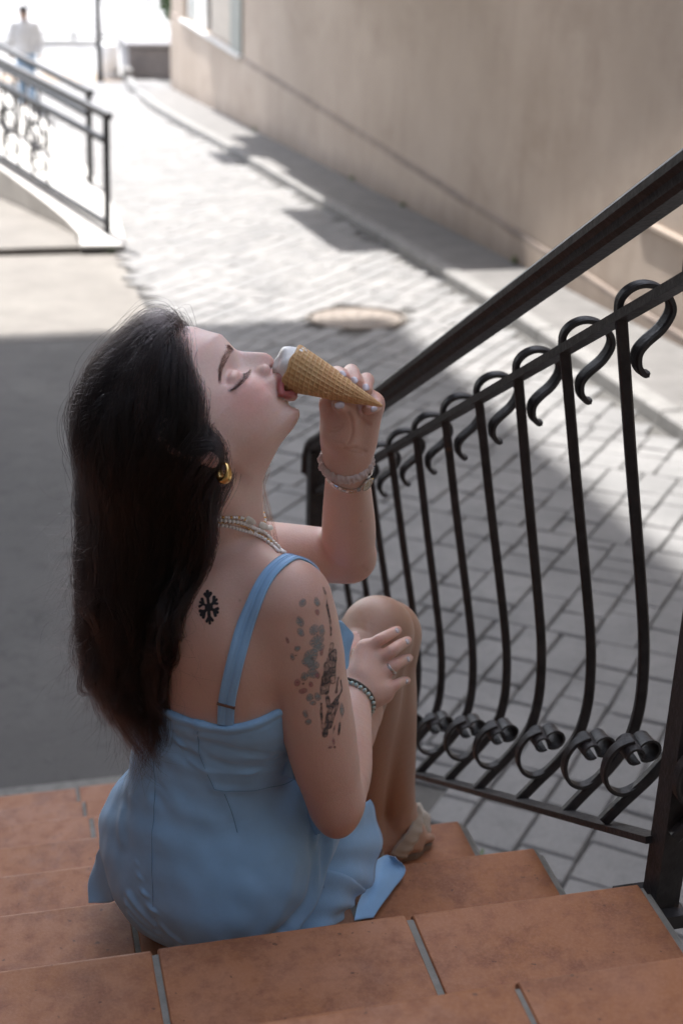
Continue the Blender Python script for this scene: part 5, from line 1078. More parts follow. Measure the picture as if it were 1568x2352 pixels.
def cloth(name, rows, mat, par, wave=0, nu=26, nv=18, th=.0012, freq=3, ph=0):
    """sheet lofted through rows of control points (each row a polyline), thickened"""
    R = []
    for r in rows:
        c = catmull(r, 10) if len(r) > 2 else np.linspace(r[0], r[1], 11); s = np.r_[0, np.cumsum(np.linalg.norm(np.diff(c, axis=0), axis=1))]; q = np.linspace(0, s[-1], nu)
        R.append(np.stack([np.interp(q, s, c[:, k]) for k in range(3)], 1))
    R = np.array(R); G_ = []
    for j in range(nu):
        c = catmull(R[:, j], 8) if len(R) > 2 else np.linspace(R[0, j], R[1, j], 9); s = np.r_[0, np.cumsum(np.linalg.norm(np.diff(c, axis=0), axis=1))]; q = np.linspace(0, s[-1], nv)
        G_.append(np.stack([np.interp(q, s, c[:, k]) for k in range(3)], 1))
    G_ = np.array(G_)                       # nu x nv x 3
    N = np.cross(np.gradient(G_, axis=0), np.gradient(G_, axis=1)); N /= np.linalg.norm(N, axis=2, keepdims=True) + 1e-9
    u = np.linspace(0, 1, nu)[:, None]; v = np.linspace(0, 1, nv)[None]
    G_ = G_ + N * (wave * np.sin(u * 6.283 * freq + ph + 1.3 * v) * (.25 + .75 * v))[..., None]
    V = np.concatenate([(G_ + N * th / 2).reshape(-1, 3), (G_ - N * th / 2).reshape(-1, 3)]); n = nu * nv; Q = []
    for i in range(nu - 1):
        for j in range(nv - 1): a = i * nv + j; Q += [(a, a + nv, a + nv + 1, a + 1), (n + a + 1, n + a + nv + 1, n + a + nv, n + a)]
    for i in range(nu - 1):
        for j, fl in ((0, 1), (nv - 1, 0)):
            a = i * nv + j; f = (a, a + nv, n + a + nv, n + a); Q.append(f[::-1] if fl else f)
    for j in range(nv - 1):
        for i, fl in ((0, 0), (nu - 1, 1)):
            a = i * nv + j; f = (a, a + 1, n + a + 1, n + a); Q.append(f[::-1] if fl else f)
    return mk_np(name, V, np.array(Q), mat, par), G_
for nm, rows, wv, fq in FLAPS:
    o, G_ = cloth(nm, [np.array(r) for r in rows], M_DRESS, dress, wv, freq=fq)
    # overlocked edge
    e = G_[:, -1] if nm != 'bow_end' else G_[:, -1]
    m = MB(); m.sweep(e, circ(.0009, 5), (0, 0, 1)); m.build('hem', M_STITCH, o, True)
# shoulder strap: two joined bands following the skin
def ribbon(name, C, wd, off, mat, par, F, th=.0016, groove=True, twist=0):
    C = catmull(C, 8); C = F.snap(C, off); N = F.grad(C, .006); T_t = np.gradient(C, axis=0); T_t /= np.linalg.norm(T_t, axis=1, keepdims=True); S_ = np.cross(N, T_t); S_ /= np.linalg.norm(S_, axis=1, keepdims=True)
    prof = [(-.5, -.0006), (-.5, th * .7), (-.44, th), (-.06, th), (0, th * .25 if groove else th), (.06, th), (.44, th), (.5, th * .7), (.5, -.0006)]
    V = []; k = len(prof)
    for c, n_, s_ in zip(C, N, S_):
        row = np.array([c + s_ * a * wd for a, b in prof]); row = row - (F.grad(row, .006) * (F.sample(row) - off)[:, None]) * .8
        V += [row[i] + n_ * prof[i][1] for i in range(k)]
    Fc = [(i * k + j, i * k + j + 1, (i + 1) * k + j + 1, (i + 1) * k + j) for i in range(len(C) - 1) for j in range(k - 1)]
    Fc += [(i * k + k - 1, i * k, (i + 1) * k, (i + 1) * k + k - 1) for i in range(len(C) - 1)]
    o = mk(name, V, Fc, mat, par, True); return o, C, N, S_
sc_ = [np.array(STRAP[0]) + f_s * .05 - z_ * .035, np.array(STRAP[0]) + f_s * .022 - z_ * .003] + [np.array(p) for p in STRAP[:-1]] + [np.array(STRAP[-1]) - z_ * .006]
strap, C_, N_, S2_ = ribbon('strap', sc_, .0205, .0012, M_DRESS, dress, B)
for sg_ in (-.40, -.10, .10, .40):
    P_ = C_ + S2_ * sg_ * .0205 + N_ * .0022; P_ = P_[4:-2]
    m = MB()
    for i in range(0, len(P_) - 1, 1):
        a, b = P_[i], P_[i + 1]; n_ = 3
        for q in range(n_): m.sweep([a + (b - a) * (q + .2) / n_, a + (b - a) * (q + .75) / n_], circ(.00035, 4), (0, 0, 1))
    o = m.build('stitching', M_STITCH, strap); o['kind'] = 'stuff'
t = NT('brown_slider'); M_SLD = t.fin((.17, .095, .075), .4)
i = -8
m = MB(); m.sweep([C_[i] - S2_[i] * .0112 + N_[i] * .0018, C_[i] + S2_[i] * .0112 + N_[i] * .0018], [(-.0015, -.001), (.0015, -.001), (.0015, .0012), (-.0015, .0012)], (0, 0, 1)); m.build('slider', M_SLD, strap)
# ------------------------------------------------------------------ hair: guides fall under gravity over head, neck and back
rh = np.random.default_rng(5)
def hair_mat(name, c0, rough=.22):
    m = bpy.data.materials.new(name); m.use_nodes = True; t = m.node_tree; t.nodes.clear()
    h = t.nodes.new('ShaderNodeBsdfHairPrincipled'); o = t.nodes.new('ShaderNodeOutputMaterial')
    h.parametrization = 'COLOR'; h.inputs['Roughness'].default_value = rough; h.inputs['Radial Roughness'].default_value = .42; h.inputs['Color'].default_value = (*c0, 1); h.inputs['Random Roughness'].default_value = .35; h.inputs['IOR'].default_value = 1.38
    ci = t.nodes.new('ShaderNodeHairInfo'); mx = t.nodes.new('ShaderNodeMix'); mx.data_type = 'RGBA'
    mx.inputs[6].default_value = (*c0, 1); mx.inputs[7].default_value = (c0[0] * 1.35, c0[1] * 1.1, c0[2] * 1.0, 1)
    pw = t.nodes.new('ShaderNodeMath'); pw.operation = 'POWER'; pw.inputs[1].default_value = 2.2
    at_ = t.nodes.new('ShaderNodeAttribute'); at_.attribute_name = 'tone'; vm = t.nodes.new('ShaderNodeVectorMath'); vm.operation = 'SCALE'; ma = t.nodes.new('ShaderNodeMath'); ma.operation = 'MULTIPLY_ADD'; ma.inputs[1].default_value = 1.9; ma.inputs[2].default_value = .45
    t.links.new(at_.outputs['Fac'], ma.inputs[0])
    t.links.new(ci.outputs['Intercept'], pw.inputs[0]); t.links.new(pw.outputs[0], mx.inputs[0]); t.links.new(mx.outputs[2], vm.inputs[0]); t.links.new(ma.outputs[0], vm.inputs['Scale']); t.links.new(vm.outputs[0], h.inputs['Color'])
    t.links.new(h.outputs[0], o.inputs[0]); return m
def curves_obj(name, P, rad, mat, parent, tone=None):
    """P: N x K x 3, rad: N x K"""
    N, K = P.shape[:2]; hc = bpy.data.hair_curves.new(name); hc.add_curves([K] * N)
    hc.attributes['position'].data.foreach_set('vector', P.astype(np.float32).ravel()) if 'position' in hc.attributes else None
    ra = hc.attributes.get('radius') or hc.attributes.new('radius', 'FLOAT', 'POINT'); ra.data.foreach_set('value', rad.astype(np.float32).ravel())
    tn = hc.attributes.new('tone', 'FLOAT', 'CURVE'); tn.data.foreach_set('value', np.asarray(rh.random(N) if tone is None else tone, np.float32))
    hc.materials.append(mat); o = bpy.data.objects.new(name, hc); COL.objects.link(o); o.parent = parent
    if parent.type == 'EMPTY': o.matrix_parent_inverse = Matrix.Translation(parent.location).inverted()
    return o
HRt = np.array(HAIR_R); HLt = np.array(HAIR_L); o_ = np.argsort(HRt[:, 0]); HRt = HRt[o_]; o_ = np.argsort(HLt[:, 0]); HLt = HLt[o_]
Rv, Fv = np.array(R_), np.array(F_)
eA = unit([Rv[0], Rv[1], 0]); eB = unit([Fv[0], Fv[1], 0])
Uv = np.array(U_)
def dp(P): return (P - CAM) @ Fv
def a_of(P): return (P - CAM) @ Rv / dp(P) * 1.72
def v_of(P): return (P - CAM) @ Uv / dp(P) * 1.72
# roots on the scalp: local direction, keep those behind the hairline
def scalp(n):
    out = []
    while len(out) < n:
        v = rh.normal(size=3); v /= np.linalg.norm(v); x, y, z = -.014 + .094 * v[0], .0745 * v[1], .045 + .081 * v[2]
        # hairline: forward limit as a function of height and side
        lim = np.interp(z, [-.04, -.022, -.008, .007, .018, .0416, .065, .081, .097, .12], [-.030, .004, .014, .0215, .029, .046, .051, .063, .072, .075]) - .16 * max(0, abs(y) - .058) * (z > .03)
        if z > -.035 and x < lim: out.append(HL(x, y, z))
    return np.array(out)
NG, NS = 560, 40
big = scalp(4200); lb = big - J['O']; fx = lb @ hx - np.interp(lb @ hz, [-.04, -.022, -.008, .007, .018, .0416, .065, .081, .097, .12], [-.030, .004, .014, .0215, .029, .046, .051, .063, .072, .075])
fr_near = np.where((fx > -.016) & (lb @ hy < .01))[0][:170]; rest_ = np.setdiff1d(np.arange(len(big)), fr_near)[:NG - len(fr_near)]
root = B.snap(big[np.r_[fr_near, rest_]], .001); ll = root - J['O']; rx, ry, rz = ll @ hx, ll @ hy, ll @ hz
front = np.clip((rx - .0) / .06, 0, 1) * (rz > .05)
offs = .002 + .009 * rh.random(NG) + .005 * (rx < -.03) * rh.random(NG) + .008 * front * (ry > -.04)
# spread coordinates: u across the picture direction, w in depth
ang_ = (a_of(root) - a_of(J['O'][None])) / .09
rk = lambda v: np.argsort(np.argsort(v)) / max(1, len(v) - 1)
near_ = ry < .012; u_ = np.empty(NG); q_ = ang_ + rh.normal(size=NG) * .12
u_[near_] = -.92 + 1.92 * rk(q_[near_]) ** .85; u_[~near_] = -1 + 1.45 * rk(q_[~near_])
w_ = np.clip((root - J['O']) @ eB / .075 + rh.normal(size=NG) * .25, -1, 1)
zend = np.interp(u_, [-1, -.75, -.4, 0, .4, .8, 1], [.225, .19, .15, .125, .11, .105, .13]) + rh.normal(size=NG) * .022 + .02 * np.abs(w_)
L_tot = None
P = root.copy(); d = unit([0, 0, -1]) * .2 + B.grad(root) * .9; d /= np.linalg.norm(d, axis=1, keepdims=True)
lift = .9 + .3 * rh.random(NG); G = [P.copy()]
step = (np.maximum(.12, (root[:, 2] - zend)) * 1.10 / (NS - 1))
ctr_b = np.interp
alive = np.ones(NG, bool)
for i in range(1, NS):
    s_ = i / (NS - 1)
    # gravity, with hair at the parting leaving upwards first
    g = np.tile([0, 0, -1.], (NG, 1)); rise = np.exp(-i / 2.2)
    d = d * .62 + g * .38; 
    zz = P[:, 2]
    vv = v_of(P); ar, al = np.interp(vv, HRt[:, 0], HRt[:, 1]), np.interp(vv, HLt[:, 0], HLt[:, 1]); mid, hw = (ar + al) / 2, (ar - al) / 2
    ta = mid + .005 + u_ * hw * .89; pull = np.clip((J['O'][2] + .085 - zz) / .08, 0, 1)
    da = ta - a_of(P)
    bt = np.interp(zz, [.10, .20, .33, .42, .55], [.305, .29, .27, .27, .26]); hwb = np.interp(zz, [.10, .20, .33, .42, .55], [.020, .04, .055, .07, .085])
    # depth target behind the back: centre line follows the spine
    cb = (P - CAM) @ eB; tb = (np.array([[-.24, 0.0, 0]]) - CAM) @ eB + 0 * zz
    spine = np.interp(zz, [.10, .19, .33, .44, .55], [-.015, -.01, .005, .02, .03])
    tb = (J['O'] - CAM) @ eB + spine + w_ * hwb
    d = d + eA * (np.clip(da, -.03, .03) * 14 * pull)[:, None] + eB * (np.clip(tb - cb, -.03, .03) * 7 * pull)[:, None]
    d /= np.linalg.norm(d, axis=1, keepdims=True)
    P = P + d * step[:, None]
    v = B.sample(P); gr = B.grad(P, .006); want = offs * np.clip(i / 3, 0, 1) + .0012
    push = np.clip(want - v, 0, .03); P = P + gr * push[:, None]
    G.append(P.copy())
G = np.stack(G, 1)                        # NG x NS x 3
# smooth guides
for _ in range(2): G[:, 1:-1] = G[:, 1:-1] * .5 + .25 * (G[:, :-2] + G[:, 2:])
CH = HAIR_N
vv_ = v_of(G.reshape(-1, 3)); stray = (a_of(G.reshape(-1, 3)) < np.interp(vv_, HLt[:, 0], HLt[:, 1]) - .030).reshape(NG, NS)[:, 4:].any(1)
keep = ~stray; G = G[keep]; u_ = u_[keep]; NG = len(G)
ss = np.linspace(0, 1, NS)[None, :, None]
P_all = []; 
gi = np.repeat(np.arange(NG), CH); n = len(gi)
ro = rh.normal(size=(n, 3)) * (.0072 - .0035 * np.clip(u_[gi], 0, 1))[:, None]
base_ = G[gi]
clump = (.35 + .60 * rh.random(NG))[gi][:, None, None]
ofs_ = ro[:, None, :] * (1 - clump * np.clip(ss * 1.15, 0, 1)) * (1 + .45 * ss)
ph_ = rh.random((NG, 3)) * 6.28; fq_ = 1.4 + 2.4 * rh.random((NG, 1))
wave = np.stack([np.sin(ss[..., 0] * 6.283 * fq_[gi] + ph_[gi, k:k + 1]) for k in range(3)], 2) * (.0125 * np.clip((ss - .12) * 1.5, 0, 1) * (.25 + rh.random(NG)[gi][:, None, None]))
ph2 = rh.random((n, 3)) * 6.28; wav2 = np.stack([np.sin(ss[..., 0] * 6.283 * (2.2 + 2.5 * rh.random((n, 1))) + ph2[:, k:k + 1]) for k in range(3)], 2) * .0016 * ss
P_all = base_ + ofs_ + wave + wav2
# individual ends: shorten some strands
cut = np.clip((1 - rh.exponential(.05, NG))[gi] - rh.exponential(.03, n), .55, 1.02)
idx = np.linspace(0, 1, NS)[None] * cut[:, None] * (NS - 1); i0 = np.clip(idx.astype(int), 0, NS - 2); fr_ = (idx - i0)[..., None]
ar_ = np.arange(n)[:, None]; P_all = P_all[ar_, i0] * (1 - fr_) + P_all[ar_, i0 + 1] * fr_
fl = P_all.reshape(-1, 3); v = B.sample(fl); bad = np.where(v < .0016)[0]
fl[bad] += B.grad(fl[bad], .006) * (.0016 - v[bad])[:, None]; v = B.sample(fl[bad]); fl[bad] += B.grad(fl[bad], .006) * np.clip(.0014 - v, 0, .02)[:, None]
P_all = fl.reshape(n, NS, 3)
P_all[:, 0] = B.snap(P_all[:, 0], 0.0, 3) - 0
tap = np.clip((1 - np.linspace(0, 1, NS)) * 6, .22, 1)[None]
M_HAIR = hair_mat('dark_hair', (.0105, .0085, .0088))
curves_obj('hair', P_all, (.000150 * (.6 + .6 * rh.random((n, 1)))) * tap, M_HAIR, woman, np.clip(.72 * rh.random(NG)[gi] ** 1.6 + .45 * rh.random(n) ** 2, 0, 1))
# flyaways and the small tuft at the top of the parting
def loose(name, roots, dirs, length, curl, K, rad, n_each, mat=M_HAIR, grav=.25):
    out = []
    for p, d0 in zip(roots, dirs):
        for _ in range(n_each):
            q = p + rh.normal(size=3) * .004; dd = unit(d0 + rh.normal(size=3) * .35); ax = unit(rh.normal(size=3)); L_ = length * (.4 + .9 * rh.random()); pts = [q.copy()]; th = curl * (.4 + rh.random())
            for i in range(K - 1):
                dd = unit(dd + np.cross(ax, dd) * th / K * 3 + np.array([0, 0, -grav * i / K])); q = q + dd * L_ / (K - 1); pts.append(q.copy())
            out.append(pts)
    out = np.array(out); return curves_obj(name, out, np.full(out.shape[:2], rad) * np.clip((1 - np.linspace(0, 1, K)) * 3, .3, 1)[None], mat, woman)
tr_ = B.snap(np.array([HL(.066 - .0009 * i, rh.normal() * .030, .100 + .0004 * i) for i in range(60)]), .004)
loose('hair_tuft', tr_, [unit(hz * .75 + np.array([0, 0, .5]) - hx * .1) for _ in range(60)], .030, 2.6, 12, .00010, 26, grav=.5)
sel = np.where((G[:, 8, 2] > .5))[0]
rt = np.concatenate([G[sel[::6], 6], G[sel[::9], 12]]); loose('flyaway_hair', rt, B.grad(rt) * .8 + np.array([0, 0, .1]), .055, 2.4, 14, .00005, 3)
edge = np.where(u_ < -.45)[0]; rt = np.concatenate([G[edge[::2], k] for k in (14, 19, 24, 29)]); loose('flyaway_hair', rt, np.tile(-eA * .35 + np.array([0, 0, -.9]), (len(rt), 1)), .085, 1.5, 14, .00007, 5, grav=.3)
edge = np.where(u_ > .35)[0]; rt = np.concatenate([G[edge[::3], k] for k in (22, 27)]); loose('flyaway_hair', rt, np.tile(eA * .30 + np.array([0, 0, -.9]), (len(rt), 1)), .09, 1.3, 14, .00006, 3, grav=.3)
tips = G[::2, -3]; loose('flyaway_hair', tips, np.tile(np.array([0, 0, -1.]) + eA * .05, (len(tips), 1)), .06, .9, 12, .00008, 4, grav=.3)
# a loose lock on the far side of the throat
lk = [HL(.004, .068, -.01), np.array(LOCK[0]), np.array(LOCK[1]), np.array(LOCK[2]), np.array(LOCK[3])]
lc = catmull(lk, 8); out = []
for i in range(46): out.append(lc + rh.normal(size=3) * .0028 * np.linspace(.3, 1.4, len(lc))[:, None] + np.sin(np.linspace(0, 7, len(lc)) + rh.random() * 6)[:, None] * rh.normal(size=3) * .0018)
out = np.array(out); curves_obj('loose_lock', out, np.full(out.shape[:2], .00007), hair_mat('brown_hair', (.055, .030, .020)), woman)
# baby hairs along the hairline towards the temple
hl = [(.0735, .0, .0964), (.070, -.030, .094), (.055, -.052, .078), (.046, -.062, .055), (.028, -.068, .030), (.020, -.0705, .012), (.018, -.0715, -.008)]
hlp = catmull([HL(*q) for q in hl], 14); out = []
for p in hlp:
    for _ in range(10):
        q = B.snap((p + rh.normal(size=3) * .004 + hx * .004 * rh.random())[None], .0004)[0]; L_ = .018 + .025 * rh.random(); dd = unit(-z_ * .9 - hx * .35 + rh.normal(size=3) * .18); pts = [q.copy()]
        for i in range(9): dd = unit(dd - z_ * .08); q = q + dd * L_ / 9; pts.append(q.copy())
        pts = np.array(pts); v = B.sample(pts); pts += B.grad(pts) * np.clip(.0008 - v, 0, .02)[:, None]; out.append(pts)
out = np.array(out); curves_obj('baby_hair', out, np.full(out.shape[:2], .00005) * np.linspace(1, .3, 10)[None], M_HAIR, woman)
# brow and lashes
def strokes(name, P0, dirs, length, rad, bend, mat=M_HAIR, K=6):
    out = []
    for p, d0, L_ in zip(P0, dirs, length):
        q = np.array(p); dd = unit(d0); pts = [q.copy()]
        for i in range(K - 1): dd = unit(dd + bend / K); q = q + dd * L_ / (K - 1); pts.append(q.copy())
        out.append(pts)
    out = np.array(out); curves_obj(name, out, np.full(out.shape[:2], rad) * np.linspace(1, .35, K)[None], mat, woman)
for s in (-1, 1):
    bc = catmull([HL(.0970, .0115 * s, .0375), HL(.0935, .0210 * s, .0368), HL(.0838, .0325 * s, .0332), HL(.0728, .0442 * s, .0278), HL(.0640, .0515 * s, .0205)], 12)
    P0, dr, ln = [], [], []
    for i, c in enumerate(bc):
        t_ = unit(bc[min(i + 1, len(bc) - 1)] - bc[max(i - 1, 0)]); f_ = i / len(bc); wdt = .0042 * np.interp(f_, [0, .15, .55, 1], [.8, 1.05, .8, .15])
        for _ in range(24): P0.append(c + hz * rh.uniform(-1, 1) * wdt + rh.normal(size=3) * .0006); dr.append(t_ + hz * (.55 * (1 - f_) - .1) + rh.normal(size=3) * .12); ln.append(.0065 + .003 * rh.random())
    P0 = B.snap(np.array(P0), .0003); strokes('eyebrow', P0, dr, ln, .00006, np.zeros(3), hair_mat('brow_hair', (.035, .022, .018)) if s < 0 else bpy.data.materials['brow_hair'])
    lp_ = catmull([HL(.0600, .0525 * s, .0008), HL(.0665, .0490 * s, .0000), HL(.0740, .0440 * s, .0004), HL(.0800, .0355 * s, .0024), HL(.0845, .0240 * s, .0065)], 10); lp_ = B.snap(lp_, .0002)
    P0, dr, ln = [], [], []
    for i, c in enumerate(lp_):
        f_ = i / len(lp_)
        for _ in range(4): P0.append(c + rh.normal(size=3) * .0004); dr.append(hx * (.75 + .2 * f_) - hz * .75 - hy * (-s) * -.0 + hy * s * (.55 * (1 - f_)) + rh.normal(size=3) * .10); ln.append(.0085 + .003 * rh.random())
    strokes('eyelashes', P0, dr, ln, .00012, hz * .9 + hx * .1, M_HAIR)
# ------------------------------------------------------------------ jewellery, nails, sandals (worn: parts of the person)
t = NT('gold'); M_GOLD = t.fin((.78, .52, .20), .18, None, 1.0)
t = NT('steel'); M_STEEL = t.fin((.62, .61, .60), .20, None, 1.0)
t = NT('white_bead'); M_WB = t.fin((.82, .80, .79), .25, None, 0, .5)
t = NT('pearl_bead'); M_PB = t.fin((.80, .77, .73), .18, None, 0, .6, coat=.5)
t = NT('shell'); M_SHELL = t.fin(t.mix(t.ramp(t.noise(160, 4), [(.4, 0), (.6, 1)]), (.66, .60, .51), (.74, .70, .62)), .3, None, 0, .5)
t = NT('nail_varnish'); M_NAIL = t.fin((.62, .55, .61), .14, None, .0, .6, coat=.8)
t = NT('turquoise'); M_TURQ = t.fin(t.mix(t.ramp(t.noise(220, 4, .6), [(.45, 0), (.6, 1)]), (.32, .50, .49), (.52, .48, .42)), .28, None, 0, .5)
t = NT('dark_cord'); M_CORD = t.fin((.055, .040, .026), .5)
def resample(L, step):
    s = np.r_[0, np.cumsum(np.linalg.norm(np.diff(L, axis=0), axis=1))]; q = np.arange(0, s[-1], step); return np.stack([np.interp(q, s, L[:, k]) for k in range(3)], 1)
nk = mk('necklace', [(0, 0, 0)], [], None, woman); nk['label'] = 'several strands of white, gold and shell beads round the neck'
nk.data.clear_geometry()
def loop(L):
    """the seen stretch, carried on round the back of the neck and to the chest so that it closes"""
    L = np.array(L); back = L[0] + np.array([[-.006, .028, .010], [-.004, .062, .006], [.020, .098, -.006]]); fr_ = L[-1] + np.array([[.006, .012, -.012], [-.004, .06, -.03]])
    return catmull(np.vstack([back[::-1], L, fr_]), 8)
for k, r, mt in (('a', .0025, M_WB), ('b', .0014, M_GOLD), ('c', .0028, M_PB)):
    m = MB()
    for i, p in enumerate(resample(B.snap(loop(NECK[k]), r * .8), r * 1.95)): m.sphere(p, (r, r, r * .9), 7, 5)
    o = m.build('beads', mt, nk, True); o['kind'] = 'stuff'
L = resample(B.snap(loop(NECK['d']), .0018), .0034); m = MB(); m2 = MB()
for i, p in enumerate(L): (m if i % 3 else m2).sphere(p, .0018, 7, 5)
o = m.build('beads', M_WB, nk, True); o['kind'] = 'stuff'; o = m2.build('beads', M_GOLD, nk, True); o['kind'] = 'stuff'
SH = np.array(NECK['s']); dv = SH[1] - SH[0]; dv = unit(dv - Fv * (dv @ Fv) * .85); nn = B.grad(SH, .006)
for i, (rad, mt) in enumerate((((.0082, .0044, .0036), M_SHELL), ((.0060, .0046, .0036), M_SHELL), ((.0036, .0046, .0036), M_SHELL))):
    c = SH[i] + nn[i] * .003 + dv * (0, .001, .004)[i]; b_ = unit(np.cross(nn[i], dv)); m = MB()
    m.sphere((0, 0, 0), 1, 14, 9, fn=lambda x, y, z: tuple(c + dv * x * rad[0] + b_ * y * rad[1] + nn[i] * z * rad[2])); m.build('shell_bead', mt, nk, True)
# earring: chunky drop hoop
ec = np.array(EAR); m = MB(); n = 30; V = []
ux, uz = unit(Rv * .75 - Fv * .66), unit(np.array(U_))
for i in range(n):
    q = 2 * math.pi * i / n; rr = .0022 + .0042 * (.5 - .5 * math.cos(q)); c = ec + ux * .0070 * math.sin(q) + uz * .0098 * math.cos(q)
    rad = unit(ux * math.sin(q) + uz * math.cos(q)); ax = np.cross(ux, uz)
    for j in range(12): a = 2 * math.pi * j / 12; V.append(c + rad * rr * .62 * math.cos(a) + ax * rr * math.sin(a))
Fc = [(i * 12 + j, i * 12 + (j + 1) % 12, ((i + 1) % n) * 12 + (j + 1) % 12, ((i + 1) % n) * 12 + j) for i in range(n) for j in range(12)]
m.add(V, Fc); m.build('earring', M_GOLD, woman, True)
def ring_pts(c, ax, r, n, tilt=None, flat=1.0, ref=None):
    ax = unit(ax); ref = np.array(R_) if ref is None else ref; u = unit(ref - ax * (ref @ ax)); v = np.cross(ax, u)
    return np.array([c + u * r * math.cos(q) + v * r * flat * math.sin(q) for q in np.linspace(0, 2 * math.pi, n, endpoint=False)]), ax
# scrunchie
axl = unit(J['WL'] - J['ELL']); c = J['WL'] + axl * .002 + np.array(R_) * -.001; pts, _ = ring_pts(c, axl, .0292, 150, flat=.92); V = []; k = 16
for i, p in enumerate(pts):
    out_ = unit(p - c); q = i / 150 * 6.2832
    r0 = .0056 * (1 + .14 * math.sin(q * 23 + 2 * math.sin(q * 5)) + .10 * math.sin(q * 37 + 1.3 * math.sin(q * 9)))
    for j in range(k):
        a = 6.2832 * j / k; rr = r0 * (1 + .16 * math.sin(q * 29 + 3 * math.sin(a) + 2.0 * math.sin(q * 4)) + .10 * math.sin(q * 47 + 2.5 * math.cos(a * 2))); V.append(p + out_ * rr * .8 * math.cos(a) + axl * rr * 1.15 * math.sin(a))
m = MB(); m.add(V, [(i * k + j, i * k + (j + 1) % k, ((i + 1) % 150) * k + (j + 1) % k, ((i + 1) % 150) * k + j) for i in range(150) for j in range(k)])
M_SCR = m_cloth('blush_satin', (.58, .46, .43)); M_SCR.node_tree.nodes['Principled BSDF'].inputs['Roughness'].default_value = .38; m.build('scrunchie', M_SCR, woman, True)
# wrist watch on the same wrist
wl_ = catmull(np.vstack([WATCH, WATCH[:1]]), 10)[:-1]; wl_ = B.snap(wl_, .0012); wl_ = resample(np.vstack([wl_, wl_[:1]]), .0049); wc = wl_.mean(0); nw = len(wl_)
m = MB()
for i in range(nw - 1):
    p, q = wl_[i], wl_[(i + 1) % nw]; t_ = q - p; m.sweep([p + t_ * .05, p + t_ * .93], [(a * .0040, b_ * .0012) for a, b_ in ((-1, -1), (1, -1), (1.0, .4), (.55, 1), (-.55, 1), (-1, .4))], axl)
    if i % 2 == 0: m.sweep([p + t_ * .25, p + t_ * .75], [(a * .0018, b_ * .0019) for a, b_ in ((-1, -1), (1, -1), (1, 1), (-1, 1))], axl)
wt = m.build('wrist_watch', M_STEEL, woman); wt['label'] = 'small silver link wrist watch'; wt['kind'] = 'stuff'
dn = B.grad(np.array(WATCH[5])[None], .006)[0]; dn = unit(dn - Fv * .25); dc = np.array(WATCH[5]) + dn * .0022; du = unit(axl - dn * (axl @ dn)); dw = np.cross(dn, du)
def disc(m, prof, n=24, e=1.0):
    V = [dc + du * r * math.cos(6.2832 * i / n) + dw * r * e * math.sin(6.2832 * i / n) + dn * h for r, h in prof for i in range(n)]
    m.add(V, [(j * n + i, j * n + (i + 1) % n, (j + 1) * n + (i + 1) % n, (j + 1) * n + i) for j in range(len(prof) - 1) for i in range(n)] + [tuple((len(prof) - 1) * n + i for i in range(n))])
m = MB(); disc(m, [(.0085, -.003), (.0095, 0), (.0095, .0022), (.0082, .0032), (.0076, .0024)]); m.build('watch_case', M_STEEL, wt)
m = MB(); disc(m, [(.0077, .0020), (.0077, .0025)]); t = NT('watch_dial'); cs = m.build('watch_dial', t.fin((.55, .50, .40), .15, None, .2, coat=1.0), wt)
m = MB()
for i in range(12):
    q = i * .5236; p = dc + (du * math.cos(q) + dw * math.sin(q)) * .0062 + dn * .0027; m.sphere(p, .0005, 5, 4)
m.sweep([dc + dn * .0028, dc + dn * .0028 + du * .005], rect(.0006, .0003), dw); m.sweep([dc + dn * .0029, dc + dn * .0029 + dw * .0036], rect(.0008, .0003), du); o = m.build('watch_hands', M_GOLD, wt); o['kind'] = 'stuff'
m = MB(); m.sphere(dc + dw * -.0105 + dn * .0005, .0013, 8, 6); m.build('watch_crown', M_GOLD, wt)
# bead bracelet on the right wrist and dark cord beside it
axr = unit(np.array(HAND_R['pc']) - J['WR']); axr = unit(axr + unit(J['WR'] - J['EL_R']))
pts, _ = ring_pts(J['WR'] - axr * .004, axr, .0300, 30); br = mk('bracelet', [(0, 0, 0)], [], None, woman); br.data.clear_geometry()
m0 = MB(); m0.sphere((0, 0, 0), .0031, 10, 7); bm_ = bpy.data.meshes.new('bead'); bm_.from_pydata(m0.V, [], m0.F); bm_.materials.append(M_TURQ); bm_.polygons.foreach_set('use_smooth', [True] * len(bm_.polygons))
for p in B.snap(pts, .0024):
    o = bpy.data.objects.new('bead', bm_); COL.objects.link(o); o.parent = br; o.location = Vector(p)
pts, _ = ring_pts(J['WR'] + axr * .003, axr, .0300, 40); m = MB(); m.sweep(list(B.snap(pts, .0016)), circ(.0021, 6, .0026), axr, closed=True); m.build('cord', M_CORD, br, True)
# finger ring
fa = unit(np.array(HAND_R['p3']) - np.array(HAND_R['m3'])); rc = np.array(HAND_R['p3']) * .80 + np.array(HAND_R['m3']) * .20; pts, _ = ring_pts(rc, fa, .0100, 28); m = MB(); m.sweep(list(pts), [(-.0022, -.0006), (.0022, -.0006), (.0022, .0004), (.0016, .0008), (-.0016, .0008), (-.0022, .0004)], fa, closed=True); m.build('finger_ring', M_STEEL, woman, True)
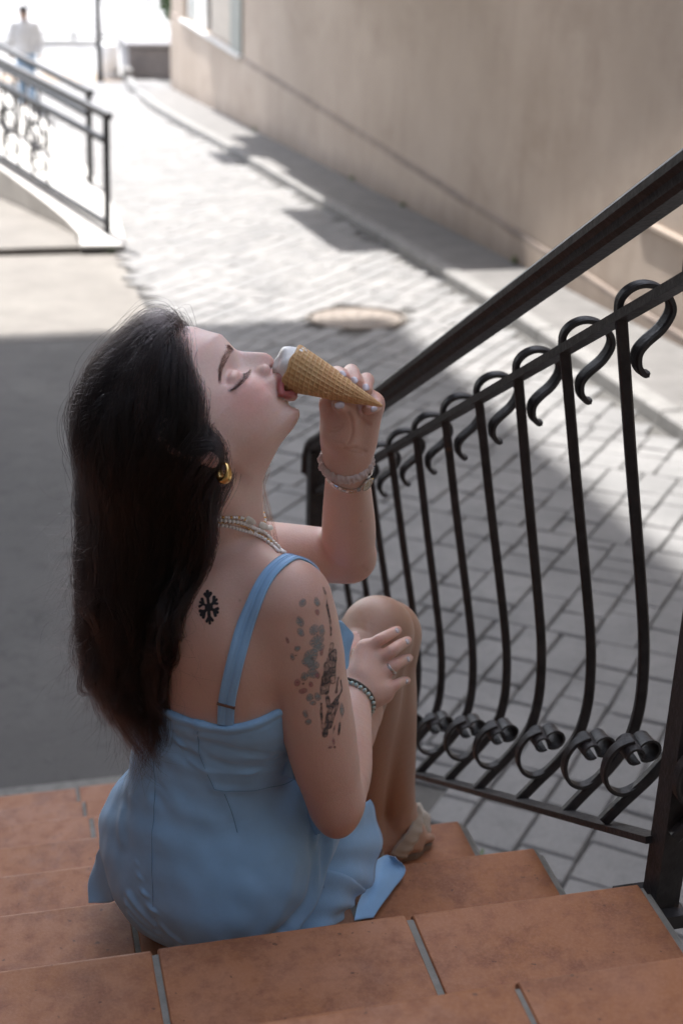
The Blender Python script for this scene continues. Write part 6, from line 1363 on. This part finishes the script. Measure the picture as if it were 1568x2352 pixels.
# nails
def nail(c, along, w, l, sc=1.0):
    c = B.snap(np.array(c)[None], .0)[0]; n_ = B.grad(c[None], .003)[0]; al = unit(along - n_ * (along @ n_)); sd_ = np.cross(n_, al); m = MB()
    m.sphere((0, 0, 0), 1, 14, 8, fn=lambda x, y, z: tuple(c + al * np.sign(x) * abs(x) ** .7 * l + sd_ * y * w + n_ * (z * .0013 - .0012 * y * y + .0003)))
    m.build('nail', M_NAIL, woman, True)
for q, c in zip('1234', NAILR): nail(c, np.array(HAND_R['t' + q]) - np.array(HAND_R['d' + q]), .0042 if q != '4' else .0036, .0054 if q != '4' else .0046)
for q, c in zip('1234', NAILL[:4]): nail(c, np.array(HAND_L['t' + q]) - np.array(HAND_L['d' + q]), .0042 if q != '4' else .0036, .0050)
nail(NAILL[4], np.array(HAND_L['th3']) - np.array(HAND_L['th2']) + np.array(U_) * -.006, .0042, .0060)
# sandals
M_SAND = m_cloth('beige_strap', (.40, .345, .28)); t = NT('sole'); M_SOLE = t.fin((.20, .15, .11), .7)
for s, (h0, b0, t0) in (('R', FEET['R']), ('L', FEET['L'])):
    h0, b0, t0 = map(np.array, (h0, b0, t0)); al = unit((t0 - h0) * [1, 1, 0]); sd_ = unit(np.cross(al, z_)); L_ = np.linalg.norm(t0 - h0) + .055; c0 = h0 - al * .028; m = MB(); n = 14; V = []
    for zz in (-.3705, -.3610):
        for i in range(n + 1):
            u = i / n; wd = .031 * np.interp(u, [0, .06, .25, .5, .8, .95, 1], [.45, .75, .85, .85, 1.1, .8, .3]); 
            for e in (-1, 1): p = c0 + al * L_ * u + sd_ * wd * e; V.append((p[0], p[1], zz))
    N = 2 * (n + 1); Fc = []
    for i in range(n): a = 2 * i; Fc += [(a, a + 1, a + 3, a + 2), (N + a + 2, N + a + 3, N + a + 1, N + a), (a, a + 2, N + a + 2, N + a), (a + 3, a + 1, N + a + 1, N + a + 3)]
    Fc += [(1, 0, N, N + 1), (2 * n, 2 * n + 1, N + 2 * n + 1, N + 2 * n)]; m.add(V, Fc); sn = m.build('sandal', M_SOLE, woman)
    for rows, wv in SANDAL[s]:
        rows = [np.array(r) for r in rows]
        if wv < .0015: rows = [B.snap(r, .0032) for r in rows]
        cloth('strap', rows, M_SAND, sn, wv, 22, 8, .0022, 5)
# ------------------------------------------------------------------ ice cream cone held to her lips
cone = empty('ice_cream_cone', tuple(np.array(CONE[0]))); tag(cone, 'crisp waffle cone of white ice cream held to the open lips', 'ice cream cone')
c0, c1 = np.array(CONE[0]), np.array(CONE[1]); cax = unit(c1 - c0); H_ = np.linalg.norm(c1 - c0); cu = unit(np.array(F_) - cax * (np.array(F_) @ cax)); cv = np.cross(cax, cu); RC = .0262
nu, nv = 168, 170; V = []
def conept(s, q, off=0): 
    r = RC * (1 - s) ** .93 + .0012 + off; return c0 + cax * H_ * s + (cu * math.cos(q) + cv * math.sin(q)) * r
for j in range(nv):
    s = j / (nv - 1)
    for i in range(nu):
        q = 2 * math.pi * i / nu; arc = q * RC * (1 - .55 * s); ln = s * H_
        ga = abs((arc * 1.0 + ln * .25) / .0056 % 1 - .5) * 2; gb = abs((ln - arc * .12) / .0060 % 1 - .5) * 2
        rid = max(np.clip((ga - .62) / .25, 0, 1), np.clip((gb - .62) / .25, 0, 1)); fade = np.clip((1 - s) * 2.2, .0, 1)
        seam_ = .0013 * np.clip(1 - ((q / 6.2832 + .28 + .25 * s) % 1) * 14, 0, 1)
        V.append(conept(s, q, .0012 * rid * fade + seam_ + .0004 * math.sin(q * 3 + s * 9)))
Q = [(j * nu + i, j * nu + (i + 1) % nu, (j + 1) * nu + (i + 1) % nu, (j + 1) * nu + i) for j in range(nv - 1) for i in range(nu)]
# inner wall
N0 = len(V)
for s in (0.0, .12, .3):
    for i in range(nu): V.append(conept(s, 2 * math.pi * i / nu, -.0022))
Q += [((i + 1) % nu, i, N0 + i, N0 + (i + 1) % nu) for i in range(nu)] + [(N0 + j * nu + (i + 1) % nu, N0 + j * nu + i, N0 + (j + 1) * nu + i, N0 + (j + 1) * nu + (i + 1) % nu) for j in range(2) for i in range(nu)]
t = NT('waffle'); g = t.n('ShaderNodeNewGeometry').outputs['Position']
cc = t.mix(t.ramp(t.noise(90, 5, .6, g), [(.35, 0), (.7, 1)]), (.60, .345, .155), (.74, .48, .255)); cc = t.mix(t.math('MULTIPLY', t.ramp(t.noise(45, 4, .6, g), [(.52, 0), (.7, 1)]), .4), cc, (.47, .23, .09))
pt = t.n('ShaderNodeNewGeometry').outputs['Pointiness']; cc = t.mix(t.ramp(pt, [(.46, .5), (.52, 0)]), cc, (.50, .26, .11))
M_WAF = t.fin(cc, .55, t.bump(t.noise(700, 4, .6, g), .3, .0008), 0, .35, .1); mk_np('wafer_cone', np.array(V), np.array(Q), M_WAF, cone)
# ice cream: dome leaning to the lips, with a swirl and an overflow at the upper rim
V = []; nu2, nv2 = 72, 36; ud = unit(-cv if (-cv) @ np.array(U_) > 0 else cv)
for j in range(nv2):
    f_ = j / (nv2 - 1); th = f_ * math.pi / 2
    for i in range(nu2):
        q = 2 * math.pi * i / nu2; dr = cu * math.cos(q) + cv * math.sin(q); r = (RC - .0016) * math.cos(th) ** .8; h = .0235 * math.sin(th) ** 1.05
        sw = .0013 * math.sin(q * 2 + f_ * 7) * math.sin(th * 2) + .0007 * math.sin(q * 5 - f_ * 9) * math.cos(th); V.append(c0 - cax * (h + sw - .002) + dr * (r + sw) + ud * .0025 * f_)
Q2 = [(j * nu2 + i, (j + 1) * nu2 + i, (j + 1) * nu2 + (i + 1) % nu2, j * nu2 + (i + 1) % nu2) for j in range(nv2 - 1) for i in range(nu2)]
t = NT('ice_cream'); g = t.n('ShaderNodeNewGeometry').outputs['Position']; t.b.inputs['Subsurface Radius'].default_value = (1, .9, .8); t.b.inputs['Subsurface Scale'].default_value = .004
M_ICE = t.fin((.80, .785, .765), t.ramp(t.noise(120, 3, .5, g), [(.35, .18), (.65, .42)]), t.bump(t.noise(260, 4, .6, g), .25, .0015), 0, .5, .4); mk_np('ice_cream', np.array(V), np.array(Q2), M_ICE, cone)
m = MB()
for du_, ln, rr in ((.55, .010, .0046), (.28, .013, .0042), (.0, .009, .0046), (-.3, .006, .0036), (-.95, .012, .0034)):
    d_ = unit(ud * math.cos(du_ * 1.3) - cu * math.sin(du_ * 1.3)); a = c0 + d_ * (RC - .002) - cax * .001
    m.sphere((0, 0, 0), 1, 12, 8, fn=lambda x, y, z: tuple(a + cax * (x * ln * .55 + ln * .38) + d_ * (y * rr * .75 + .0012 - .10 * ln) + np.cross(cax, d_) * z * rr * 1.15))
m.build('melted_edge', M_ICE, cone, True)
m = MB(); pts = [conept(.0, q, -.0002) - cax * (.0006 + .0009 * math.sin(q * 7)) for q in np.linspace(0, 6.2832, 60, endpoint=False)]; m.sweep(pts, circ(.0012, 6), cax, closed=True); m.build('rim', M_WAF, cone, True)
# ------------------------------------------------------------------ walker at the far end of the lane
wx, wy = .38, 24.2; gz = zg(wy)
far = empty('person', (wx, wy, gz)); tag(far, 'distant walker in a loose white shirt, pale blue jeans and dark cap', 'person')
def FP(x, y, z): return np.array([wx + x, wy + y, gz + z])
ax_ = lambda a, b, h: np.arange(a, b + h, h)
Fp = Field(ax_(wx - .45, wx + .45, .014), ax_(wy - .32, wy + .32, .014), ax_(gz - .02, gz + 1.75, .014))
def man(F, o=0.0, parts='all'):
    if parts in ('all', 'top'):
        F.ell(FP(0, 0, 1.20), (.175 + o, .105 + o, .25 + o), None, .05); F.ell(FP(0, 0, .96), (.155 + o, .105 + o, .13 + o), None, .05)
        for s in (-1, 1): F.tube([FP(.17 * s, 0, 1.36), FP(.235 * s, .01, 1.12), FP(.23 * s, -.07, .92) if s > 0 else FP(-.25, .06, .90)], [.052 + o, .045 + o, .034 + o], .03)
    if parts in ('all', 'low'):
        F.ell(FP(0, 0, .90), (.155 + o, .105 + o, .10 + o), None, .05)
        F.tube([FP(-.08, 0, .86), FP(-.085, -.12, .48), FP(-.085, -.06, .09)], [.085 + o, .056 + o, .042 + o], .03); F.tube([FP(.08, 0, .86), FP(.085, .05, .48), FP(.085, .20, .10)], [.085 + o, .056 + o, .042 + o], .03)
man(Fp)
for s in (-1, 1): Fp.ell(FP(.24 * s, -.08 if s > 0 else .07, .84), (.028, .03, .06), None, .01)
Fp.tube([FP(0, 0, 1.36), FP(0, -.01, 1.50)], [.055, .05], .02); Fp.ell(FP(0, -.015, 1.545), (.072, .09, .105), None, .02); Fp.ell(FP(0, -.105, 1.53), (.012, .02, .018), None, .01)
Fp.cone(FP(-.085, -.06, .05), FP(-.09, -.20, .035), .042, .035, .02); Fp.cone(FP(.085, .20, .06), FP(.09, .08, .035), .042, .035, .02)
V_, Q_ = Fp.mesh(); b_ = mk_np('body', V_, Q_, plain('far_skin', (.48, .30, .22), .5), far)
Ft = Field(*Fp.ax); man(Ft, .018, 'top'); Ft.d = np.maximum(Ft.d, (gz + .82 - Ft.ax[2])[None, None, :].astype(np.float32)); V_, Q_ = Ft.mesh(); mk_np('shirt', V_, Q_, plain('white_shirt', (.82, .82, .82), .7), far)
Ft = Field(*Fp.ax); man(Ft, .008, 'low'); Ft.d = np.maximum(Ft.d, (gz + .10 - Ft.ax[2])[None, None, :].astype(np.float32)); V_, Q_ = Ft.mesh(); mk_np('jeans', V_, Q_, plain('pale_denim', (.30, .44, .60), .8), far)
m = MB(); m.sphere(FP(0, 0, 1.60), (.082, .1, .065), 14, 9); m.box(wx - .07, wx + .07, wy - .18, wy - .07, gz + 1.575, gz + 1.59); m.build('cap', plain('dark_cap', (.03, .028, .03), .8), far, True)
